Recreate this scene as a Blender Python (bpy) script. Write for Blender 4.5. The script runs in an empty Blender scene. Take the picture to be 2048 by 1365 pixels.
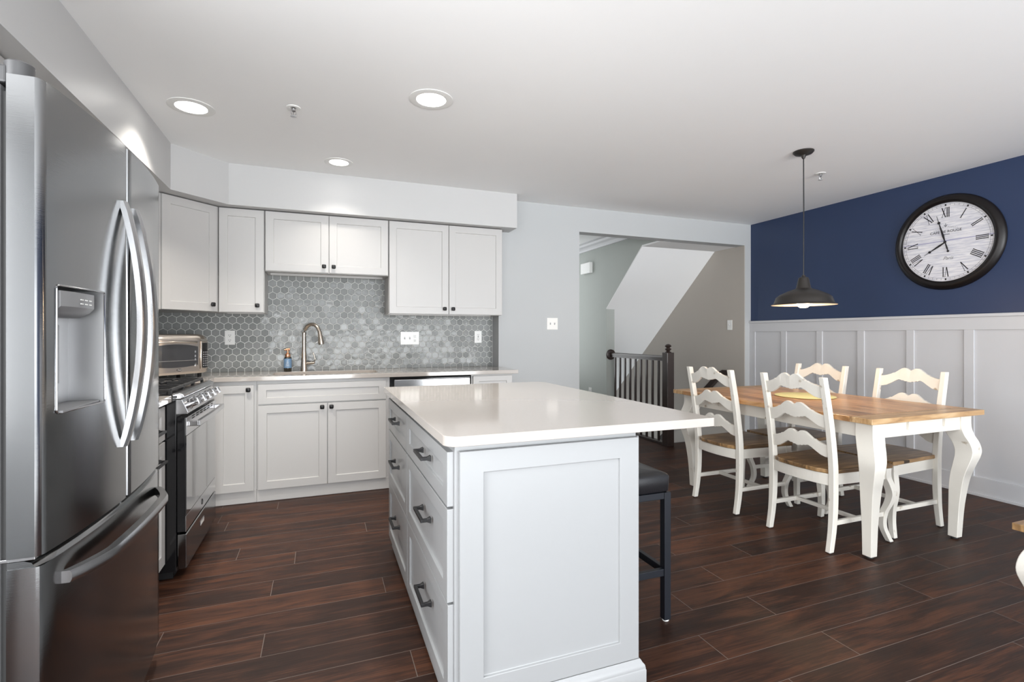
import bpy, bmesh, math, random
from mathutils import Vector, Matrix, Euler

random.seed(7)
PI = math.pi
SC = bpy.context.scene
COL = SC.collection

# ------------------------------------------------------------------ camera
YAW = math.atan2(383.0, 1003.0)
cam_data = bpy.data.cameras.new('camera')
cam_data.sensor_width = 36.0
cam_data.lens = 36.0 * 1003.0 / 2048.0
cam_data.shift_y = -11.5 / 2048.0
cam_data.clip_start = 0.05
cam = bpy.data.objects.new('camera', cam_data)
cam.location = (0, 0, 1.22)
cam.rotation_euler = (PI / 2, 0, -YAW)
COL.objects.link(cam)
SC.camera = cam

# ------------------------------------------------------------------ exposure, world, large lights
SC.view_settings.view_transform = 'Standard'
SC.view_settings.look = 'None'
SC.view_settings.gamma = 1.0
SC.view_settings.use_curve_mapping = False
SC.view_settings.exposure = 0.51
try:
    SC.cycles.use_denoising = True
    SC.cycles.max_bounces = 10
    SC.cycles.diffuse_bounces = 6
    SC.cycles.sample_clamp_indirect = 6.0
    SC.cycles.caustics_reflective = False
    SC.cycles.caustics_refractive = False
except Exception:
    pass

world = bpy.data.worlds.new('world')
SC.world = world
world.use_nodes = True
world.node_tree.nodes['Background'].inputs[0].default_value = (0.86, 0.93, 1.0, 1)
world.node_tree.nodes['Background'].inputs[1].default_value = 0.95


def area_light(name, loc, rot, sx, sy, watts, color, spread=None, shape='RECTANGLE'):
    d = bpy.data.lights.new(name, 'AREA')
    d.shape = shape
    d.size = sx
    if shape in ('RECTANGLE', 'ELLIPSE'):
        d.size_y = sy
    d.energy = watts
    d.color = color
    if spread:
        d.spread = spread
    o = bpy.data.objects.new(name, d)
    o.location = loc
    o.rotation_euler = rot
    COL.objects.link(o)
    return o


# daylight through the glazed garden side behind the camera: bright sky high up, dimmer garden below
area_light('window_sky', (1.7, -6.96, 2.06), (math.radians(88), 0, 0), 5.4, 0.42, 75, (0.90, 0.95, 1.0))
area_light('window_garden', (1.7, -6.97, 0.95), (math.radians(94), 0, 0), 5.4, 1.5, 15, (0.93, 0.97, 1.0))
# added fill inside the window wall, tilted up to brighten the ceiling
area_light('ceiling_fill', (1.7, -6.7, 0.62), (math.radians(115), 0, 0), 5.4, 1.35, 182, (0.95, 0.98, 1.0), spread=math.radians(110))
# added fill in invented side openings, for the ceiling and side faces
area_light('fill_left', (-1.42, -3.0, 1.15), (math.radians(108), 0, -math.radians(75)), 3.4, 1.9, 95, (0.97, 0.985, 1.0))
area_light('fill_right', (4.76, -3.9, 1.15), (math.radians(108), 0, math.radians(75)), 3.4, 1.9, 40, (0.97, 0.985, 1.0))
area_light('drawer_fill', (-1.36, 0.62, 1.45), (PI / 2, 0, -PI / 2), 1.1, 1.3, 50, (0.98, 0.99, 1.0))  # added out of view to lift the island drawer fronts
# added fill above the aisle for the drawer fronts, no fixture, out of view
area_light('aisle_fill', (-0.30, 1.25, 2.49), (0, 0, 0), 0.15, 0.15, 4, (1.0, 0.96, 0.90), spread=math.radians(150), shape='DISK')
# added uplight at floor level behind the camera to brighten the ceiling
area_light('floor_uplight', (1.9, -2.2, 0.03), (PI, 0, 0), 4.6, 3.0, 86, (0.93, 0.97, 1.0))
# light added for the closed hall beyond the opening, its source unseen
area_light('hall_fill', (2.7, 6.9, 1.5), (PI / 2, 0, PI), 1.3, 1.9, 14, (0.95, 0.98, 1.0))

# ------------------------------------------------------------------ materials
MATS = {}


def srgb(r, g, b):
    def f(c):
        c /= 255.0
        return c / 12.92 if c <= 0.04045 else ((c + 0.055) / 1.055) ** 2.4
    return (f(r), f(g), f(b), 1.0)


def mat(name, color, rough=0.5, metal=0.0, spec=0.5, var=0.0, vscale=6.0, bump=0.0, bscale=60.0,
        stretch=None, coat=0.0, emit=None, estr=0.0, alpha=None, trans=0.0):
    m = bpy.data.materials.new(name)
    m.use_nodes = True
    nt = m.node_tree
    b = nt.nodes['Principled BSDF']
    b.inputs['Roughness'].default_value = rough
    b.inputs['Metallic'].default_value = metal
    b.inputs['Specular IOR Level'].default_value = spec
    if coat:
        b.inputs['Coat Weight'].default_value = coat
        b.inputs['Coat Roughness'].default_value = 0.08
    if trans:
        b.inputs['Transmission Weight'].default_value = trans
    if emit:
        b.inputs['Emission Color'].default_value = emit
        b.inputs['Emission Strength'].default_value = estr
    tc = nt.nodes.new('ShaderNodeTexCoord')
    mp = nt.nodes.new('ShaderNodeMapping')
    nt.links.new(tc.outputs['Object'], mp.inputs['Vector'])
    if stretch:
        mp.inputs['Scale'].default_value = stretch
    ns = nt.nodes.new('ShaderNodeTexNoise')
    ns.inputs['Scale'].default_value = vscale
    ns.inputs['Detail'].default_value = 4
    nt.links.new(mp.outputs['Vector'], ns.inputs['Vector'])
    mx = nt.nodes.new('ShaderNodeMixRGB')
    c = color
    mx.inputs[1].default_value = tuple(max(0, x * (1 - var)) for x in c[:3]) + (1,)
    mx.inputs[2].default_value = tuple(min(1, x * (1 + var)) for x in c[:3]) + (1,)
    nt.links.new(ns.outputs['Fac'], mx.inputs[0])
    nt.links.new(mx.outputs[0], b.inputs['Base Color'])
    if bump:
        n2 = nt.nodes.new('ShaderNodeTexNoise')
        n2.inputs['Scale'].default_value = bscale
        n2.inputs['Detail'].default_value = 3
        nt.links.new(mp.outputs['Vector'], n2.inputs['Vector'])
        bp = nt.nodes.new('ShaderNodeBump')
        bp.inputs['Strength'].default_value = bump
        bp.inputs['Distance'].default_value = 0.002
        nt.links.new(n2.outputs['Fac'], bp.inputs['Height'])
        nt.links.new(bp.outputs['Normal'], b.inputs['Normal'])
    MATS[name] = m
    return m


mat('wall_paint', (0.475, 0.488, 0.493, 1), 0.6, var=0.01, bump=0.05, bscale=300)
mat('ceiling_paint', (0.925, 0.93, 0.93, 1), 0.7, var=0.008, bump=0.05, bscale=260)
mat('soffit_paint', (0.535, 0.533, 0.53, 1), 0.42, var=0.01, bump=0.06, bscale=220)
mat('navy_paint', (0.022, 0.040, 0.098, 1), 0.42, var=0.06, vscale=3, bump=0.06, bscale=260)
mat('taupe_paint', (0.44, 0.405, 0.365, 1), 0.6, var=0.01)
mat('sage_paint', (0.40, 0.425, 0.40, 1), 0.6, var=0.01)
mat('white_trim', (0.56, 0.562, 0.58, 1), 0.35, var=0.01)
mat('cabinet_white', (0.53, 0.52, 0.508, 1), 0.36, var=0.012, vscale=4)
mat('cabinet_gray', (0.32, 0.327, 0.333, 1), 0.30, var=0.012, vscale=4)
mat('quartz', (0.46, 0.422, 0.388, 1), 0.10, var=0.03, vscale=90, coat=0.3)
mat('sink_composite', (0.66, 0.60, 0.54, 1), 0.3, var=0.03)
mat('black_metal', (0.008, 0.008, 0.009, 1), 0.42, var=0.1)
mat('black_gloss', (0.010, 0.010, 0.011, 1), 0.12, var=0.1)
mat('dark_gap', (0.012, 0.012, 0.012, 1), 0.8)
mat('cast_iron', (0.02, 0.02, 0.021, 1), 0.45, var=0.2, vscale=50, bump=0.2, bscale=300)
mat('steel_fridge', (0.29, 0.295, 0.30, 1), 0.15, metal=1.0, var=0.02, vscale=5, stretch=(1, 1, 60), bump=0.04, bscale=14)
mat('steel_edge', (0.62, 0.62, 0.63, 1), 0.3, metal=1.0, var=0.08, vscale=6, stretch=(12, 12, 0.6), bump=0.04, bscale=14)
mat('steel_handle', (0.40, 0.40, 0.405, 1), 0.26, metal=1.0, var=0.03)
mat('steel_niche', (0.40, 0.40, 0.405, 1), 0.38, metal=0.8, var=0.03)
mat('steel_bright', (0.55, 0.55, 0.56, 1), 0.2, metal=1.0, var=0.03)
mat('steel_body', (0.30, 0.30, 0.305, 1), 0.5, metal=0.5, var=0.03)
mat('plastic_gray', (0.19, 0.19, 0.195, 1), 0.35, var=0.03)
mat('hinge_gray', (0.045, 0.045, 0.047, 1), 0.4)
mat('plastic_light', (0.50, 0.50, 0.51, 1), 0.3, var=0.02)
mat('plate_white', (0.80, 0.80, 0.78, 1), 0.3)
mat('oven_glass', (0.03, 0.03, 0.032, 1), 0.04, spec=0.9, coat=1.0)
mat('nickel', (0.56, 0.49, 0.42, 1), 0.26, metal=1.0, var=0.03)
mat('toaster_steel', (0.74, 0.67, 0.60, 1), 0.22, metal=1.0, var=0.03)
mat('copper', (0.75, 0.40, 0.24, 1), 0.25, metal=1.0)
mat('soap_label', srgb(110, 140, 170), 0.4, var=0.15, vscale=60)
mat('soap_liquid', srgb(40, 38, 30), 0.15, coat=0.5)
mat('chair_paint', (0.76, 0.73, 0.665, 1), 0.42, var=0.03, vscale=12, bump=0.1, bscale=40)
mat('leather_black', (0.012, 0.012, 0.014, 1), 0.33, var=0.1, bump=0.25, bscale=180)
mat('stool_metal', (0.010, 0.012, 0.017, 1), 0.42, spec=0.35)
mat('dark_wood', (0.030, 0.019, 0.016, 1), 0.28, var=0.25, vscale=8, stretch=(6, 6, 0.7), coat=0.2)
mat('pendant_black', (0.035, 0.031, 0.028, 1), 0.4, metal=0.4)
mat('pendant_inner', (0.85, 0.80, 0.72, 1), 0.4)
mat('clock_frame', (0.007, 0.005, 0.005, 1), 0.38, spec=0.35)
mat('ink_black', (0.012, 0.010, 0.012, 1), 0.5)
mat('placemat_green', srgb(203, 201, 150), 0.7, var=0.06, vscale=80, bump=0.3, bscale=200)
mat('rubber', (0.02, 0.02, 0.02, 1), 0.7)
mat('door_wood', (0.7, 0.7, 0.7, 1), 0.5)
mat('stair_carpet', (0.30, 0.27, 0.24, 1), 0.9, var=0.1, vscale=100)
mat('glass', (1, 1, 1, 1), 0.02, trans=1.0)
mat('lamp_lens', (1, 1, 1, 1), 0.4, emit=(1.0, 0.97, 0.92, 1), estr=1.3)
mat('bulb_glow', (1, 0.9, 0.75, 1), 0.4, emit=(1.0, 0.72, 0.42, 1), estr=22.0)
mat('felt', (0.02, 0.02, 0.02, 1), 0.9)


def wear(name, dark, scale, lo, hi):
    """small rubbed-through paint marks"""
    m = MATS[name]
    nt = m.node_tree
    b = nt.nodes['Principled BSDF']
    src = b.inputs['Base Color'].links[0].from_socket
    n2 = nt.nodes.new('ShaderNodeTexNoise')
    n2.inputs['Scale'].default_value = scale
    n2.inputs['Detail'].default_value = 8
    nt.links.new(nt.nodes['Texture Coordinate'].outputs['Object'], n2.inputs['Vector'])
    mr = nt.nodes.new('ShaderNodeMapRange')
    mr.inputs['From Min'].default_value = lo
    mr.inputs['From Max'].default_value = hi
    nt.links.new(n2.outputs['Fac'], mr.inputs['Value'])
    mx = nt.nodes.new('ShaderNodeMixRGB')
    nt.links.new(mr.outputs['Result'], mx.inputs[0])
    nt.links.new(src, mx.inputs[1])
    mx.inputs[2].default_value = dark
    nt.links.new(mx.outputs[0], b.inputs['Base Color'])


wear('chair_paint', (0.40, 0.33, 0.24, 1), 14, 0.66, 0.74)


def tile_mat():
    m = mat('hex_tile', (0.315, 0.325, 0.32, 1), 0.5, spec=0.3, var=0.0, coat=0.28)
    m.node_tree.nodes['Principled BSDF'].inputs['Coat Roughness'].default_value = 0.05
    nt = m.node_tree
    b = nt.nodes['Principled BSDF']
    geo = nt.nodes.new('ShaderNodeNewGeometry')
    cr = nt.nodes.new('ShaderNodeValToRGB')
    cr.color_ramp.elements[0].color = (0.205, 0.215, 0.210, 1)
    cr.color_ramp.elements[1].color = (0.262, 0.270, 0.265, 1)
    nt.links.new(geo.outputs['Random Per Island'], cr.inputs[0])
    nt.links.new(cr.outputs[0], b.inputs['Base Color'])
    tc = nt.nodes['Texture Coordinate']
    n2 = nt.nodes.new('ShaderNodeTexNoise')
    n2.inputs['Scale'].default_value = 32
    n2.inputs['Detail'].default_value = 2
    nt.links.new(tc.outputs['Object'], n2.inputs['Vector'])
    bp = nt.nodes.new('ShaderNodeBump')
    bp.inputs['Strength'].default_value = 0.25
    bp.inputs['Distance'].default_value = 0.004
    nt.links.new(n2.outputs['Fac'], bp.inputs['Height'])
    nt.links.new(bp.outputs['Normal'], b.inputs['Normal'])
    nt.links.new(bp.outputs['Normal'], b.inputs['Coat Normal'])


tile_mat()
mat('grout', (0.80, 0.80, 0.78, 1), 0.8)


def math_node(nt, op, a=None, b=None, c=None):
    n = nt.nodes.new('ShaderNodeMath')
    n.operation = op
    for i, v in enumerate((a, b, c)):
        if v is None:
            continue
        if isinstance(v, (int, float)):
            n.inputs[i].default_value = v
        else:
            nt.links.new(v, n.inputs[i])
    return n.outputs[0]


def floor_mat():
    m = bpy.data.materials.new('floor_planks')
    m.use_nodes = True
    nt = m.node_tree
    L = nt.links
    b = nt.nodes['Principled BSDF']
    tc = nt.nodes.new('ShaderNodeTexCoord')
    sp = nt.nodes.new('ShaderNodeSeparateXYZ')
    L.new(tc.outputs['Object'], sp.inputs[0])
    X, Y = sp.outputs[0], sp.outputs[1]
    W, LN = 0.160, 1.22
    row_f = math_node(nt, 'DIVIDE', math_node(nt, 'SUBTRACT', Y, 1.793 - 16.0), W)
    row = math_node(nt, 'FLOOR', row_f)
    fy = math_node(nt, 'SUBTRACT', row_f, row)
    wn = nt.nodes.new('ShaderNodeTexWhiteNoise')
    wn.noise_dimensions = '1D'
    L.new(row, wn.inputs['W'])
    off = math_node(nt, 'MULTIPLY', wn.outputs['Value'], LN)
    colf = math_node(nt, 'DIVIDE', math_node(nt, 'ADD', math_node(nt, 'ADD', X, off), 20.0), LN)
    colm = math_node(nt, 'FLOOR', colf)
    fx = math_node(nt, 'SUBTRACT', colf, colm)
    idv = math_node(nt, 'ADD', math_node(nt, 'MULTIPLY', row, 7.31), math_node(nt, 'MULTIPLY', colm, 3.17))
    wn2 = nt.nodes.new('ShaderNodeTexWhiteNoise')
    wn2.noise_dimensions = '1D'
    L.new(idv, wn2.inputs['W'])
    # grain: stretched noise along X, offset per plank
    cb = nt.nodes.new('ShaderNodeCombineXYZ')
    L.new(math_node(nt, 'MULTIPLY', X, 1.6), cb.inputs[0])
    L.new(math_node(nt, 'MULTIPLY', Y, 11.0), cb.inputs[1])
    L.new(math_node(nt, 'MULTIPLY', idv, 1.7), cb.inputs[2])
    g1 = nt.nodes.new('ShaderNodeTexNoise')
    g1.inputs['Scale'].default_value = 1.6
    g1.inputs['Detail'].default_value = 7
    g1.inputs['Roughness'].default_value = 0.62
    g1.inputs['Distortion'].default_value = 0.7
    L.new(cb.outputs[0], g1.inputs['Vector'])
    cb2 = nt.nodes.new('ShaderNodeCombineXYZ')
    L.new(math_node(nt, 'MULTIPLY', X, 4.0), cb2.inputs[0])
    L.new(math_node(nt, 'MULTIPLY', Y, 120.0), cb2.inputs[1])
    L.new(idv, cb2.inputs[2])
    g2 = nt.nodes.new('ShaderNodeTexNoise')
    g2.inputs['Scale'].default_value = 1.5
    g2.inputs['Detail'].default_value = 4
    L.new(cb2.outputs[0], g2.inputs['Vector'])
    fac = math_node(nt, 'ADD', math_node(nt, 'MULTIPLY', g1.outputs['Fac'], 0.85),
                    math_node(nt, 'ADD', math_node(nt, 'MULTIPLY', g2.outputs['Fac'], 0.40),
                              math_node(nt, 'MULTIPLY', math_node(nt, 'SUBTRACT', wn2.outputs['Value'], 0.9), 0.16)))
    cr = nt.nodes.new('ShaderNodeValToRGB')
    e = cr.color_ramp.elements
    e[0].position = 0.22
    e[0].color = (0.006, 0.003, 0.0023, 1)
    e[1].position = 0.78
    e[1].color = (0.098, 0.037, 0.018, 1)
    k = e.new(0.5)
    k.color = (0.028, 0.0115, 0.0070, 1)
    L.new(fac, cr.inputs[0])
    # seams, lightened: the bevel highlight is put into their colour
    sy = math_node(nt, 'LESS_THAN', math_node(nt, 'MINIMUM', fy, math_node(nt, 'SUBTRACT', 1.0, fy)), 0.0065)
    sx = math_node(nt, 'LESS_THAN', math_node(nt, 'MINIMUM', fx, math_node(nt, 'SUBTRACT', 1.0, fx)), 0.0012)
    seam = math_node(nt, 'MAXIMUM', sy, sx)
    mx = nt.nodes.new('ShaderNodeMixRGB')
    L.new(seam, mx.inputs[0])
    L.new(cr.outputs[0], mx.inputs[1])
    mx.inputs[2].default_value = (0.15, 0.12, 0.105, 1)
    L.new(mx.outputs[0], b.inputs['Base Color'])
    rr = math_node(nt, 'ADD', 0.38, math_node(nt, 'MULTIPLY', g1.outputs['Fac'], 0.16))
    L.new(rr, b.inputs['Roughness'])
    b.inputs['Specular IOR Level'].default_value = 0.25
    bp = nt.nodes.new('ShaderNodeBump')
    bp.inputs['Strength'].default_value = 0.15
    bp.inputs['Distance'].default_value = 0.002
    L.new(math_node(nt, 'ADD', g1.outputs['Fac'], math_node(nt, 'MULTIPLY', g2.outputs['Fac'], 0.5)), bp.inputs['Height'])
    L.new(bp.outputs['Normal'], b.inputs['Normal'])
    MATS['floor_planks'] = m


floor_mat()


def wood_mat(name, c_dark, c_mid, c_light, rough=0.35, board=0.13, axis=0, lines=True):
    """boards run along Y (axis 1) or X (axis 0) in object space"""
    m = bpy.data.materials.new(name)
    m.use_nodes = True
    nt = m.node_tree
    L = nt.links
    b = nt.nodes['Principled BSDF']
    tc = nt.nodes.new('ShaderNodeTexCoord')
    sp = nt.nodes.new('ShaderNodeSeparateXYZ')
    L.new(tc.outputs['Object'], sp.inputs[0])
    A = sp.outputs[axis]
    B = sp.outputs[1 - axis]
    rf = math_node(nt, 'DIVIDE', math_node(nt, 'ADD', B, 10.0), board)
    r = math_node(nt, 'FLOOR', rf)
    f = math_node(nt, 'SUBTRACT', rf, r)
    cb = nt.nodes.new('ShaderNodeCombineXYZ')
    L.new(math_node(nt, 'MULTIPLY', A, 2.0), cb.inputs[0])
    L.new(math_node(nt, 'MULTIPLY', B, 22.0), cb.inputs[1])
    L.new(math_node(nt, 'ADD', math_node(nt, 'MULTIPLY', r, 3.7), math_node(nt, 'MULTIPLY', sp.outputs[2], 8.0)), cb.inputs[2])
    g = nt.nodes.new('ShaderNodeTexNoise')
    g.inputs['Scale'].default_value = 2.0
    g.inputs['Detail'].default_value = 6
    g.inputs['Distortion'].default_value = 0.8
    L.new(cb.outputs[0], g.inputs['Vector'])
    wn = nt.nodes.new('ShaderNodeTexWhiteNoise')
    wn.noise_dimensions = '1D'
    L.new(r, wn.inputs['W'])
    fac = math_node(nt, 'ADD', g.outputs['Fac'], math_node(nt, 'MULTIPLY', math_node(nt, 'SUBTRACT', wn.outputs['Value'], 0.5), 0.22))
    cr = nt.nodes.new('ShaderNodeValToRGB')
    e = cr.color_ramp.elements
    e[0].position = 0.28
    e[0].color = c_dark
    e[1].position = 0.72
    e[1].color = c_light
    k = e.new(0.5)
    k.color = c_mid
    L.new(fac, cr.inputs[0])
    out = cr.outputs[0]
    if lines:
        ln = math_node(nt, 'LESS_THAN', math_node(nt, 'MINIMUM', f, math_node(nt, 'SUBTRACT', 1.0, f)), 0.012)
        mx = nt.nodes.new('ShaderNodeMixRGB')
        L.new(ln, mx.inputs[0])
        L.new(out, mx.inputs[1])
        mx.inputs[2].default_value = tuple(x * 0.35 for x in c_dark[:3]) + (1,)
        out = mx.outputs[0]
    L.new(out, b.inputs['Base Color'])
    b.inputs['Roughness'].default_value = rough
    MATS[name] = m


wood_mat('table_wood', srgb(118, 84, 52), srgb(172, 126, 82), srgb(208, 165, 118), 0.30, 0.135, 1)
wood_mat('table_wood_end', srgb(120, 88, 56), srgb(176, 140, 98), srgb(206, 174, 132), 0.35, 0.3, 0, False)
wood_mat('seat_wood', srgb(84, 64, 44), srgb(134, 104, 70), srgb(168, 134, 92), 0.35, 0.14, 0)


def dial_mat():
    m = bpy.data.materials.new('clock_dial')
    m.use_nodes = True
    nt = m.node_tree
    L = nt.links
    b = nt.nodes['Principled BSDF']
    tc = nt.nodes.new('ShaderNodeTexCoord')
    sp = nt.nodes.new('ShaderNodeSeparateXYZ')
    L.new(tc.outputs['Object'], sp.inputs[0])
    rf = math_node(nt, 'DIVIDE', math_node(nt, 'ADD', sp.outputs[2], 10.0), 0.036)
    r = math_node(nt, 'FLOOR', rf)
    f = math_node(nt, 'SUBTRACT', rf, r)
    cb = nt.nodes.new('ShaderNodeCombineXYZ')
    L.new(math_node(nt, 'MULTIPLY', sp.outputs[1], 9.0), cb.inputs[0])
    L.new(math_node(nt, 'MULTIPLY', sp.outputs[2], 60.0), cb.inputs[1])
    L.new(r, cb.inputs[2])
    g = nt.nodes.new('ShaderNodeTexNoise')
    g.inputs['Scale'].default_value = 1.2
    g.inputs['Detail'].default_value = 5
    L.new(cb.outputs[0], g.inputs['Vector'])
    cr = nt.nodes.new('ShaderNodeValToRGB')
    e = cr.color_ramp.elements
    e[0].position = 0.3
    e[0].color = srgb(198, 198, 208)
    e[1].position = 0.62
    e[1].color = srgb(232, 230, 232)
    L.new(g.outputs['Fac'], cr.inputs[0])
    ln = math_node(nt, 'LESS_THAN', f, 0.06)
    mx = nt.nodes.new('ShaderNodeMixRGB')
    L.new(math_node(nt, 'MULTIPLY', ln, 0.5), mx.inputs[0])
    L.new(cr.outputs[0], mx.inputs[1])
    mx.inputs[2].default_value = srgb(140, 140, 160)
    # one long bluish board joint across the middle
    d = math_node(nt, 'ABSOLUTE', math_node(nt, 'SUBTRACT', sp.outputs[2], 0.012))
    l2 = math_node(nt, 'LESS_THAN', d, 0.0035)
    mx2 = nt.nodes.new('ShaderNodeMixRGB')
    L.new(math_node(nt, 'MULTIPLY', l2, 0.55), mx2.inputs[0])
    L.new(mx.outputs[0], mx2.inputs[1])
    mx2.inputs[2].default_value = srgb(110, 110, 170)
    L.new(mx2.outputs[0], b.inputs['Base Color'])
    b.inputs['Roughness'].default_value = 0.5
    MATS['clock_dial'] = m


dial_mat()

# ------------------------------------------------------------------ geometry helpers


class MB:
    def __init__(s):
        s.v, s.f = [], []

    def add(s, verts, faces):
        o = len(s.v)
        s.v += [tuple(v) for v in verts]
        s.f += [tuple(i + o for i in f) for f in faces]
        return s

    def box(s, x0, x1, y0, y1, z0, z1):
        x0, x1 = sorted((x0, x1))
        y0, y1 = sorted((y0, y1))
        z0, z1 = sorted((z0, z1))
        return s.add([(x0, y0, z0), (x1, y0, z0), (x1, y1, z0), (x0, y1, z0),
                      (x0, y0, z1), (x1, y0, z1), (x1, y1, z1), (x0, y1, z1)],
                     [(0, 3, 2, 1), (4, 5, 6, 7), (0, 1, 5, 4), (1, 2, 6, 5), (2, 3, 7, 6), (3, 0, 4, 7)])

    def boxf(s, F, u0, u1, v0, v1, n0, n1):
        """box in a frame F(u, v, n)"""
        P = [F(u, v, n) for (u, v, n) in ((u0, v0, n0), (u1, v0, n0), (u1, v1, n0), (u0, v1, n0),
                                          (u0, v0, n1), (u1, v0, n1), (u1, v1, n1), (u0, v1, n1))]
        return s.add(P, [(0, 3, 2, 1), (4, 5, 6, 7), (0, 1, 5, 4), (1, 2, 6, 5), (2, 3, 7, 6), (3, 0, 4, 7)])

    def prism(s, pts, to3, a, b):
        """polygon pts (2D) extruded between a and b; to3(p, h) -> 3D"""
        n = len(pts)
        V = [to3(p, a) for p in pts] + [to3(p, b) for p in pts]
        F = [tuple(range(n))[::-1], tuple(range(n, 2 * n))]
        F += [(i, (i + 1) % n, (i + 1) % n + n, i + n) for i in range(n)]
        return s.add(V, F)

    def rings(s, rings, cap=True, closed=False):
        """list of equal length loops"""
        n = len(rings[0])
        V = [p for r in rings for p in r]
        F = []
        m = len(rings)
        for k in range(m if closed else m - 1):
            a, b = k * n, ((k + 1) % m) * n
            F += [(a + i, a + (i + 1) % n, b + (i + 1) % n, b + i) for i in range(n)]
        if cap and not closed:
            F += [tuple(range(n))[::-1], tuple(range((m - 1) * n, m * n))]
        return s.add(V, F)

    def lathe(s, prof, cx, cy, cz=0, n=32, axis='z', cap=True):
        rs = []
        for r, h in prof:
            ring = []
            for i in range(n):
                a = 2 * PI * i / n
                if axis == 'z':
                    ring.append((cx + r * math.cos(a), cy + r * math.sin(a), cz + h))
                elif axis == 'x':
                    ring.append((cx + h, cy + r * math.cos(a), cz + r * math.sin(a)))
                else:
                    ring.append((cx + r * math.cos(a), cy + h, cz + r * math.sin(a)))
            rs.append(ring)
        return s.rings(rs, cap)

    def tube(s, path, rad, n=12, cap=True, up=(0, 0, 1)):
        """round tube; rad number or list"""
        P = [Vector(p) for p in path]
        R = rad if isinstance(rad, (list, tuple)) else [rad] * len(P)
        rs = []
        for i, p in enumerate(P):
            t = (P[min(i + 1, len(P) - 1)] - P[max(i - 1, 0)]).normalized()
            u = Vector(up)
            if abs(t.dot(u)) > 0.95:
                u = Vector((1, 0, 0))
            a = t.cross(u).normalized()
            b = a.cross(t).normalized()
            rs.append([tuple(p + a * R[i] * math.cos(q) + b * R[i] * math.sin(q)) for q in
                       (2 * PI * k / n for k in range(n))])
        return s.rings(rs, cap)

    def bar(s, path, wa, wb, up=(0, 0, 1)):
        """rectangular bar along a path; wa = half width along side, wb = half width along up; numbers or lists"""
        P = [Vector(p) for p in path]
        A = wa if isinstance(wa, (list, tuple)) else [wa] * len(P)
        B = wb if isinstance(wb, (list, tuple)) else [wb] * len(P)
        rs = []
        for i, p in enumerate(P):
            t = (P[min(i + 1, len(P) - 1)] - P[max(i - 1, 0)]).normalized()
            u = Vector(up)
            a = t.cross(u).normalized()
            b = a.cross(t).normalized()
            rs.append([tuple(p + a * A[i] * x + b * B[i] * y) for x, y in ((-1, -1), (1, -1), (1, 1), (-1, 1))])
        return s.rings(rs, True)

    def post(s, path, w):
        """square, upright: horizontal square sections (x, y aligned) at each path point; w half widths"""
        W = w if isinstance(w, (list, tuple)) else [w] * len(path)
        rs = []
        for (x, y, z), q in zip(path, W):
            qx, qy = q if isinstance(q, tuple) else (q, q)
            rs.append([(x - qx, y - qy, z), (x + qx, y - qy, z), (x + qx, y + qy, z), (x - qx, y + qy, z)])
        return s.rings(rs, True)

    def shaker(s, F, u0, u1, v0, v1, n0, n1, rail=0.058, rec=0.008, rb=None):
        """framed front panel facing +n"""
        rb = rb or rail
        e = 0.004
        R = [[F(u0, v0, n0), F(u1, v0, n0), F(u1, v1, n0), F(u0, v1, n0)],
             [F(u0, v0, n1), F(u1, v0, n1), F(u1, v1, n1), F(u0, v1, n1)],
             [F(u0 + rail, v0 + rb, n1), F(u1 - rail, v0 + rb, n1), F(u1 - rail, v1 - rb, n1), F(u0 + rail, v1 - rb, n1)],
             [F(u0 + rail + e * 0.4, v0 + rb + e * 0.4, n1 - rec), F(u1 - rail - e * 0.4, v0 + rb + e * 0.4, n1 - rec),
              F(u1 - rail - e * 0.4, v1 - rb - e * 0.4, n1 - rec), F(u0 + rail + e * 0.4, v1 - rb - e * 0.4, n1 - rec)]]
        return s.rings(R, True)


def root_matrix(p):
    while p.parent:
        p = p.parent
    return Matrix.LocRotScale(p.location, p.rotation_euler, None)


def part(name, mb, material, parent=None, bevel=0.0, seg=2, smooth=None, label=None, local=False, kind=None):
    me = bpy.data.meshes.new(name)
    if parent is not None and not local:
        inv = root_matrix(parent).inverted()
        vs = [tuple(inv @ Vector(v)) for v in mb.v]
    else:
        vs = mb.v
    me.from_pydata(vs, [], mb.f)
    bm = bmesh.new()
    bm.from_mesh(me)
    bmesh.ops.recalc_face_normals(bm, faces=bm.faces)
    bm.to_mesh(me)
    bm.free()
    mats = material if isinstance(material, (list, tuple)) else [material]
    for m in mats:
        me.materials.append(MATS[m])
    if smooth is not None:
        for p in me.polygons:
            p.use_smooth = True
        me.set_sharp_from_angle(angle=math.radians(smooth))
    o = bpy.data.objects.new(name, me)
    COL.objects.link(o)
    if parent is not None:
        o.parent = parent
    if bevel:
        md = o.modifiers.new('bevel', 'BEVEL')
        md.width = bevel
        md.segments = seg
        md.limit_method = 'ANGLE'
        md.angle_limit = math.radians(35)
    if label:
        o['label'] = label
    if kind:
        o['kind'] = kind
    return o


def thing(name, label, cat, loc=(0, 0, 0), rz=0.0, group=None):
    o = bpy.data.objects.new(name, None)
    o.empty_display_size = 0.1
    o.location = loc
    o.rotation_euler = (0, 0, rz)
    COL.objects.link(o)
    return tag(o, label, cat, group)


def tag(o, label, cat, group=None):
    o['label'] = label
    o['category'] = cat
    if group:
        o['group'] = group
    return o


def struct(name, mb, material, bevel=0.0, smooth=None, label=None):
    o = part(name, mb, material, None, bevel, smooth=smooth)
    o['kind'] = 'structure'
    if label:
        o['label'] = label
    return o


def copy_tree(o, parent=None):
    c = o.copy()
    COL.objects.link(c)
    if parent is not None:
        c.parent = parent
    for ch in list(o.children):
        copy_tree(ch, c)
    return c


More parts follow.
